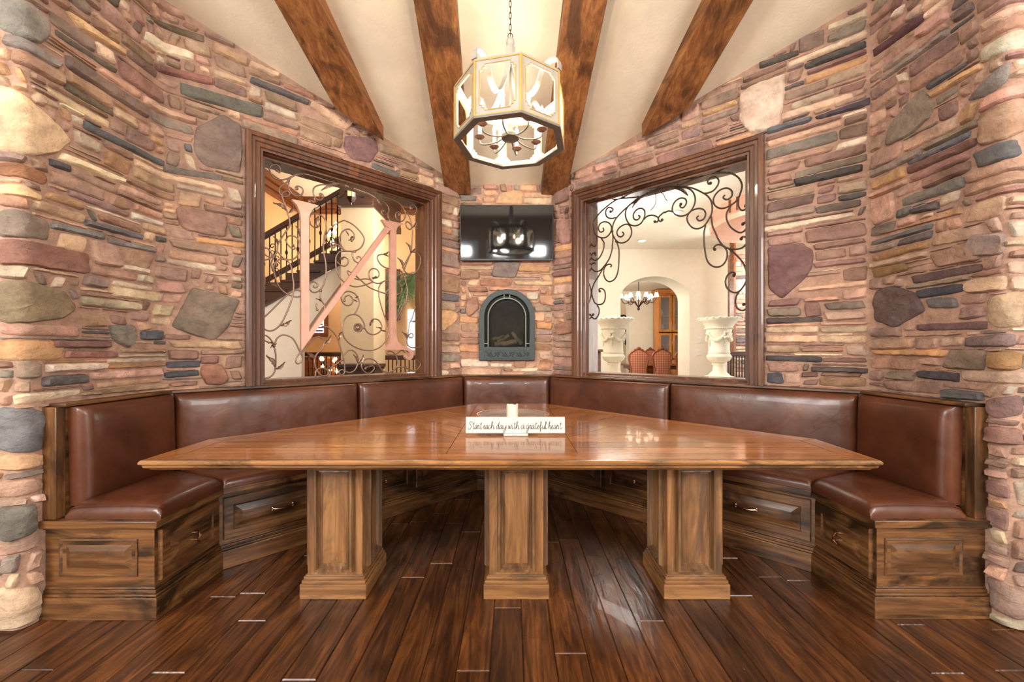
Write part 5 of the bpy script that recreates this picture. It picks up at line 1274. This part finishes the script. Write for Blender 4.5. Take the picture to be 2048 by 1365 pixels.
# framed picture, bright window strip, palm
pc = thing('framed_picture', 'tall dark green picture on the hall wall beside the right stem of the letter', 'picture', tuple(at(776, 590, 8.45)))
m = MB(); m.box(pX(769, 8.47), pX(800, 8.47), 8.44, 8.499, pZ(640, 8.47), pZ(538, 8.47)); m.build('frame', M['crown'], pc, bev=.01)
m = MB(); m.box(pX(773, 8.43), pX(797, 8.43), 8.432, 8.44, pZ(622, 8.43), pZ(545, 8.43)); m.build('canvas', plain('dark_green_canvas', (54, 84, 66), .6, 0, 0, .3), pc)
m = MB(); m.box(pX(816, 8.49), pX(829, 8.49), 8.46, 8.499, pZ(700, 8.49), pZ(620, 8.49)); struct(m.build('window_4', lw_))
pm = thing('potted_palm', 'bushy green palm beside the right edge of the letter window', 'plant', (pX(836, 7.2), 7.2, 0))
X0 = pX(836, 7.2)
m = MB(); m.lathe([(.16, 0), (.22, .05), (.26, .4), (.28, .46), (.24, .46), (.2, .4)], (X0, 7.2, 0), 18); m.build('pot', M['pot'], pm)
m = MB(); m.tube(spline([(X0, 7.2, .4), (X0+.03, 7.2, 1.2), (X0-.02, 7.2, 2.3)], 6), [.06, .055]+[.05]*11, 8) if False else m.tube([(X0, 7.2, .4), (X0+.03, 7.2, 1.2), (X0-.02, 7.2, 2.46)], [.06, .05, .045], 8)
m.build('trunk', M['trunk'], pm)
rn = random.Random(9)
for k in range(34):
    a = 2*pi*k/34+rn.uniform(-.1, .1); ln_ = rn.uniform(.55, .8); el = rn.uniform(-.1, .75); m = MB(); b = Vector((X0-.02, 7.2, 2.44)); d = Vector((cos(a), sin(a)*.8, 0)); P = []
    for i in range(10):
        t_ = i/9; P.append(b+d*(ln_*t_)+Vector((0, 0, ln_*(el*2*t_-(el+.75)*1.25*t_*t_))))
    m.tube(P, [.008*(1-.8*i/9)+.001 for i in range(10)], 5)
    for i in range(1, 10):
        T = (P[i]-P[i-1]).normalized(); s_ = T.cross(Vector((0, 0, 1))).normalized()
        for sg_ in (-1, 1):
            for jj in (0, .33, .66):
                q = P[i-1].lerp(P[i], jj); L = .24*sin(pi*(.2+.75*(i+jj)/10)); tip = q+s_*sg_*L*.75+T*L*.7+Vector((0, 0, -L*.55)); w_ = T*.006
                mid = (q+tip)/2+Vector((0, 0, L*.08)); n0 = len(m.v)
                m.v += [tuple(q-w_), tuple(q+w_), tuple(mid+w_), tuple(mid-w_), tuple(tip)]; m.f += [(n0, n0+1, n0+2, n0+3), (n0+3, n0+2, n0+4)]
    m.build('frond', M['leaf'], pm, smooth=0, recalc=False)
# ------------------------------------------------------------------ gallery and dining room seen through the right window
GC = 3.22; AY = 8.0
slab('ceiling', M['hallcream'], .3, 6.2, 4.4, 8.0, GC, GC+.1)
ax0, ax1 = pX(1241, AY), pX(1379, AY); azt, azs = pZ(553, AY), pZ(597, AY)
def arch_wall(name, x0, x1, xa, xb, zs, zt_, y0, y1, H, mat):
    m = MB(); cx = (xa+xb)/2; hw_ = (xb-xa)/2; n = 22
    A = [(xa, 0)]+[(cx-hw_*cos(pi*i/n), zs+(zt_-zs)*sin(pi*i/n)) for i in range(n+1)]+[(xb, 0)]
    for y in (y0, y1):
        b = len(m.v); m.v += [(x, y, z) for x, z in A]; c = len(m.v); m.v += [(x0, y, 0), (x0, y, H), (x1, y, H), (x1, y, 0)]
        k = len(A)
        top = [(A[i][0], y, H) for i in range(1, k-1)]; t0 = len(m.v); m.v += top
        m.f.append((c, b, b+1, t0, c+1)); m.f.append((c+3, c+2, t0+k-3, b+k-2, b+k-1))
        for i in range(1, k-2): m.f.append((b+i, b+i+1, t0+i, t0+i-1))
        if y == y0: b_0 = b
        else:
            for i in range(k-1): m.f.append((b_0+i, b_0+i+1, b+i+1, b+i))
    o = m.build(name, mat, smooth=30); return struct(o)
arch_wall('wall_gallery_back', .3, 6.2, ax0, ax1, azs, azt, AY, AY+.56, GC, M['hallcream'])
slab('wall_gallery_left', M['hallcream'], .3, .42, 4.4, 8.0, 0, GC)
# dining room
slab('ceiling', M['hallcream'], .8, 7.0, 8.56, 13.9, 3.2, 3.3); slab('wall_dining_left', M['hallcream'], .8, .9, 8.56, 13.8, 0, 3.2); slab('wall_dining_right', M['hallcream'], 7, 7.1, 8.56, 13.8, 0, 3.2)
bx0, bx1 = pX(1215, 13.6), pX(1258, 13.6)
arch_wall('wall_dining_back', .8, 7.0, bx0, bx1, pZ(618, 13.6), pZ(592, 13.6), 13.6, 13.95, 3.2, M['hallcream'])
slab('wall_passage', M['tanwall'], 1.5, 5.2, 15.2, 15.3, 0, 3.2); 
pc = thing('framed_picture', 'small dark framed picture in the passage behind the left urn', 'picture', tuple(at(1250, 655, 15.15)))
m = MB(); fq = lambda u, v, h: Vector((u, 15.19-h, v)); m.frame(fq, pX(1238, 15.1), pX(1254, 15.1), pZ(690, 15.1), pZ(630, 15.1), [(0, 0), (0, .05), (.06, .05), (.07, .02)], cap=False); m.build('frame', M['black_iron'], pc)
m = MB(); m.box(pX(1240, 15.1), pX(1252, 15.1), 15.16, 15.18, pZ(688, 15.1), pZ(632, 15.1)); m.build('canvas', plain('muted_canvas', (170, 160, 130), .6, 0, 0, .3), pc)
# china cabinet
Y = 13.0; ch = thing('china_cabinet', 'tall honey coloured pine china cabinet with glass doors, seen through the archway', 'cabinet', (pX(1345, Y), Y, 0))
x0, x1 = pX(1317, Y), pX(1382, Y); zt_ = pZ(587, Y); m = MB()
m.box(x0, x1, Y+.05, Y+.5, 0, .9); m.box(x0, x0+.04, Y+.05, Y+.5, .9, zt_); m.box(x1-.04, x1, Y+.05, Y+.5, .9, zt_); m.box(x0, x1, Y+.46, Y+.5, .9, zt_)
for z in (.92, 1.35, 1.72, 1.8, 2.3, zt_-.05): m.box(x0, x1, Y+.06, Y+.48, z, z+.03)
m.build('case', M['honey'], ch, bev=.01)
m = MB(); m.box(x0-.06, x1+.06, Y-.03, Y+.52, zt_, zt_+.13); m.box(x0-.03, x1+.03, Y, Y+.52, zt_-.05, zt_+.0); m.build('cornice', M['honey'], ch, bev=.02)
for i in range(3):
    wd = (x1-x0)/3 if False else .44; a = x0+.02+i*.45; b = a+.42
    if b > x1: continue
    for z0, z1 in ((.95, 1.76), (1.80, zt_-.06)):
        fd = lambda u, v, h: Vector((u, Y+.05-h, v)); m = MB(); m.frame(fd, a, b, z0, z1, [(0, 0), (0, .025), (.07, .025), (.075, .015), (.08, 0)], cap=False); dd = m.build('door', M['honey'], ch, bev=.003)
        m = MB(); m.box(a+.07, b-.07, Y+.035, Y+.04, z0+.07, z1-.07); m.build('pane', M['glass'], dd)
rn = random.Random(2)
wht = M['plate']; tealm = plain('teal_glaze', (120, 160, 150), .3)
for i in range(3):
    for z in (.952, 1.382, 1.832, 2.332):
        xx = x0+.12+i*.44+rn.uniform(-.04, .1)
        if xx > x1-.15: continue
        m = MB(); s_ = rn.uniform(.8, 1.2); m.lathe([(.03*s_, 0), (.05*s_, .01), (.085*s_, .10*s_), (.05*s_, .15*s_), (.04*s_, .2*s_), (.055*s_, .22*s_)], (xx, Y+.25, z), 12)
        tag(m.build('display_vase', tealm if (i+int(z)) % 3 == 0 else wht), ('glazed vase behind the %s glass door of the pine cabinet, on the %s shelf' % (('left', 'middle', 'right')[i], {.952: 'lowest', 1.382: 'second', 1.832: 'third', 2.332: 'topmost'}[z])), 'vase', 'vases in the china cabinet')
# dining table and chairs
Y = 11.4; dt = thing('dining_table', 'long reddish wood dining table beyond the archway, between the quilted chairs', 'table', (pX(1300, Y), Y+.5, 0))
m = MB(); m.box(3.4, pX(1400, Y), Y+.1, Y+1.2, .74, .79); m.box(3.46, pX(1396, Y), Y+.18, Y+1.12, .65, .74); m.build('tabletop', M['redwood'], dt, bev=.015)
for xx in (pX(1276, Y), pX(1384, Y)):
    m = MB(); m.lathe([(.2, 0), (.22, .05), (.06, .12), (.05, .3), (.1, .42), (.06, .6), (.12, .66)], (xx, Y+.65, 0), 14); m.build('pedestal', M['redwood'], dt)
def dining_chair(loc, rz, label):
    c = thing('dining_chair', label, 'chair', (0, 0, 0), 0, 'quilted dining chairs')
    def outline(s, dz): return [(x*s, z*s2+dz) for x, z, s2 in ((-.20, 0, 1), (.20, 0, 1), (.215, .12, 1), (.205, .26, 1), (.255, .48, 1), (.27, .60, 1), (.22, .69, 1), (.10, .76, 1), (0, .80, 1), (-.10, .76, 1), (-.22, .69, 1), (-.27, .60, 1), (-.255, .48, 1), (-.205, .26, 1), (-.215, .12, 1))]
    P = spline([(x, 0, z) for x, z in outline(1, .44)], 3, True); cz = .83; n = len(P)
    m = MB(); m.tube([(p.x, p.y+.0, p.z) for p in P], .026, 7, closed=True); m.sphere((0, -.01, 1.255), .05, 9, 6, (1.3, .5, .9)); m.sphere((-.09, -.01, 1.225), .03, 8, 5, (1.4, .5, .7)); m.sphere((.09, -.01, 1.225), .03, 8, 5, (1.4, .5, .7)); m.build('back_frame', M['redwood'], c, smooth=60)
    m = MB()
    for y_ in (-.028, .03):
        b = len(m.v); m.v += [(p.x*.95, y_*.4, cz+(p.z-cz)*.95) for p in P]+[(p.x*.7, y_, cz+(p.z-cz)*.7) for p in P]+[(0, y_*1.1, cz)]
        for k in range(n): m.f += [(b+k, b+(k+1) % n, b+n+(k+1) % n, b+n+k), (b+n+k, b+n+(k+1) % n, b+2*n)]
    m.build('back_cushion', M['quilt'], c, smooth=60)
    m = MB(); m.box(-.24, .24, .03, .50, .40, .49); m.build('seat', M['quilt'], c, bev=.03)
    for x, y in ((-.21, .0), (.21, .0), (-.22, .46), (.22, .46)):
        m = MB(); m.tube([(x, y, .44), (x*1.02, y, .25), (x*1.1, y+(-.05 if y < .2 else .03), .0)], [.03, .02, .018], 7); m.build('leg', M['redwood'], c)
    if y: c.location = loc; c.rotation_euler = (0, 0, rz)
    return c
c1 = dining_chair((pX(1277, 11.0), 11.0, 0), 0, 'quilted rust dining chair, left of the two turned away beyond the archway')
dup(c1, (pX(1324, 11.0), 11.0, 0), .05, 'quilted rust dining chair turned away, in front of the pine cabinet')
dup(c1, (3.06, 12.0, 0), -1.35, 'quilted dining chair half hidden behind the left urn, at the table end')
dup(c1, (pX(1303, 12.75), 12.85, 0), pi+.15, 'quilted dining chair on the far table side, peeping out between two nearer chairs')
dup(c1, (pX(1370, 10.9), 10.9, 0), .1, 'quilted dining chair cut off by the right edge of the archway')
# antler-like chandelier in the dining room
Y = 11.0; cc = at(1277, 600, Y); dc = thing('chandelier', 'rustic branch chandelier with small glowing shades beyond the archway', 'chandelier', tuple(cc))
m = MB(); m.tube([(cc.x, cc.y, cc.z-.25), (cc.x, cc.y, cc.z+.15), (cc.x, cc.y, 3.2)], .012, 6); m.sphere((cc.x, cc.y, cc.z-.25), .04, 8, 6)
for k in range(10):
    a = k*2*pi/10; d = Vector((cos(a), sin(a), 0)); r_ = .34+.14*(k % 2)
    m.tube(spline([cc+Vector((0, 0, -.22)), cc+d*.15+Vector((0, 0, -.05)), cc+d*r_*.8+Vector((0, 0, -.10)), cc+d*r_+Vector((0, 0, .04))], 4), .012, 6); m.tube([cc+d*.2+Vector((0, 0, -.03)), cc+d*.3+Vector((0, 0, .10))], .008, 5)
m.build('branches', M['iron'], dc)
for k in range(10):
    a = k*2*pi/10; d = Vector((cos(a), sin(a), 0)); r_ = .34+.14*(k % 2); m = MB(); p_ = cc+d*r_+Vector((0, 0, .05)); m.lathe([(.07, 0), (.035, .11), (.001, .11)], p_, 10); m.build('shade', emis('lamp_shade_glow', (255, 240, 214), 3) if k == 0 else bpy.data.materials['lamp_shade_glow'], dc)
# urns on a low plinth wall
def urn(loc, label):
    u = thing('stone_urn', label, 'urn', (0, 0, 0), 0, 'ivory garden urns')
    s = .86
    pr = [(.19, .0), (.19, .03), (.15, .035), (.135, .05), (.085, .10), (.075, .16), (.078, .175), (.09, .18), (.09, .20), (.075, .205), (.10, .22), (.145, .25), (.165, .285), (.150, .31), (.135, .325), (.142, .34), (.142, .35), (.135, .36), (.135, .46), (.14, .54), (.155, .60), (.165, .645), (.175, .65), (.172, .665), (.185, .69), (.225, .745), (.262, .765), (.266, .785), (.255, .795), (.23, .79), (.18, .72), (.15, .6)]
    m = MB(); m.lathe([(r*.93, z) for r, z in pr], (0, 0, 0), 40); m.build('vase', M['urn'], u, smooth=50)
    m = MB(); m.box(-.2, .2, -.2, .2, -.03, .0); m.build('foot_slab', M['urn'], u, bev=.006)
    m = MB()
    for k in range(20):
        a = 2*pi*k/20; m.sphere((.242*cos(a), .242*sin(a), .79), .022, 7, 5, (1, 1, .6))
    for k in range(44):
        a = 2*pi*k/44; m.sphere((.168*cos(a), .168*sin(a), .657), .008, 5, 4)
    m.build('rim_beads', M['urn'], u, smooth=60)
    m = MB(); rn = random.Random(3)
    for k in range(4):
        a0 = k*pi/2-.4
        for j in range(13):
            t_ = j/12; a = a0+t_*pi/2; z = .60-.10*sin(pi*t_); r_ = .150-.01*sin(pi*t_); m.sphere((r_*cos(a), r_*sin(a), z), .016+.008*sin(pi*t_), 7, 5)
        for q in range(7): m.sphere((.155*cos(a0)+rn.uniform(-.02, .02), .155*sin(a0)+rn.uniform(-.02, .02), .585+rn.uniform(-.05, .03)), .02, 7, 5)
        for q in range(3): m.sphere((.134*cos(a0), .134*sin(a0), .50-q*.028), .011, 6, 4, (1, 1, 1.6))
    m.build('garland', M['urn'], u, smooth=60)
    m = MB()
    for k in range(26):
        a = 2*pi*k/26; m.tube([(.15*cos(a), .15*sin(a), .295), (.12*cos(a), .12*sin(a), .245), (.078*cos(a), .078*sin(a), .215)], [.009, .013, .005], 5)
    m.build('gadroons', M['urn'], u, smooth=60)
    u.location = loc; return u
UY = 5.3; zu = pZ(762, UY)+.03
u1 = urn((pX(1227, UY+.1), UY+.1, zu), 'ivory stone urn on the left, at the near edge of the archway')
dup(u1, (pX(1438, UY), UY, zu), .5, 'ivory stone urn on the right, in front of the wall with the switches')
m = MB(); m.box(pX(1196, UY), 4.3, UY-.28, UY+.32, 0, zu-.031); struct(m.build('wall_ledge', M['hallcream'], bev=.01))
# switches
for (a, b, w_, n_) in ((1399, 681, .11, 'double'), (1397.5, 706, .075, 'single')):
    s_ = thing('switch_plate', 'white %s switch plate on the gallery wall, %s' % (n_, 'the upper wider one' if n_ == 'double' else 'the lower narrower one'), 'switch', tuple(at(a, b, AY)))
    p_ = at(a, b, AY); m = MB(); m.box(p_.x-w_/2, p_.x+w_/2, AY-.012, AY-.0005, p_.z-.06, p_.z+.06); m.build('plate', M['plate'], s_, bev=.004)
    for q in ((-.025, .025) if n_ == 'double' else (0,)): m = MB(); m.box(p_.x+q-.012, p_.x+q+.012, AY-.018, AY-.0121, p_.z-.03, p_.z+.03); m.build('rocker', M['plate'], s_, bev=.002)
# recessed ceiling lights
dn = emis('downlight_glow', (255, 244, 220), 12)
for i, (a, b) in enumerate(((1284, 481), (1353, 424))):
    r = ray(a, b); k = (GC-CH)/r.z; p_ = Vector((r.x*k, k, GC)); s_ = thing('ceiling_light', ('round recessed light glowing in the gallery ceiling above the archway', 'round recessed light glowing in the gallery ceiling beside the iron scrolls')[i], 'light', tuple(p_), 0, 'recessed ceiling lights')
    m = MB(); m.lathe([(.075, -.001), (.085, -.012), (.065, -.014), (.06, -.003)], p_, 24); m.build('trim_ring', M['plate'], s_)
    m = MB(); m.lathe([(.058, -.0035), (.058, -.009)], p_, 20); m.build('lens', dn, s_)
# curved copper-toned balcony soffit
bc = Vector((pX(1520, 5.6)+.35, 5.6, 0)); R_ = .95; zb_ = 2.92
m = MB(); m.lathe([(R_-.10, zb_), (R_-.02, zb_+.03), (R_, zb_+.09), (R_-.03, zb_+.13), (R_-.03, GC+.0)], bc, 48)
cp = plain('rosy_plaster_band', (222, 172, 150), .4, .1, .1); struct(m.build('trim_4', cp, smooth=40))
m = MB()
for a in (pi+.25, pi+.38, pi+.8): m.tube([(bc.x+(R_-.028)*cos(a), bc.y+(R_-.028)*sin(a), zb_+.13), (bc.x+(R_-.028)*cos(a), bc.y+(R_-.028)*sin(a), GC)], .016, 6)
struct(m.build('trim_5', M['crown']))
# stone pier with wooden corner, railing at the right, dresser at the left
gx = Path([(pX(1468, 6.9), 6.9), (pX(1560, 6.9), 6.9)], 1)
PAL = [(PINK, 22), (TAN, 20), (MAUVE, 14), (CREAM, 16), (GREYB, 10), (SLATE, 6)]
stone_wall('wall_gallery_stone', gx, [], 0, gx.L[1], [], lambda u: GC-.36, [], 31, res=.012)
slab('trim_6', M['crown'], pX(1465, 6.86), pX(1469, 6.86), 6.82, 6.95, 1.2, GC)
slab('wall_gallery_right', M['hallcream'], 6.1, 6.2, 4.4, 8.0, 0, GC)
railing('gallery_railing', 'dark railing beside the right urn, in front of the stone pier', 1454, 1520, 703, 6.2, 5.6)
ds = thing('dresser', 'grey brown dresser with framed drawers at the left edge of the gallery', 'dresser', (pX(1196, 6.5), 6.5, 0))
Yd = 6.4; m = MB(); x0, x1 = pX(1172, Yd), pX(1202, Yd); zt_ = pZ(699, Yd); m.box(x0, x1, Yd, Yd+.5, 0, zt_-.04); m.build('body', M['greywood'], ds, bev=.008)
m = MB(); m.box(x0-.02, x1+.03, Yd-.03, Yd+.52, zt_-.04, zt_); m.build('top', M['greywood'], ds, bev=.01)
for z0, z1 in ((.1, .42), (.45, .75), (.79, 1.07)):
    m = MB(); m.frame(lambda u, v, h: Vector((u, Yd-h, v)), x0+.02, x1-.02, z0, z1, DR); m.build('drawer', M['greywood'], ds)
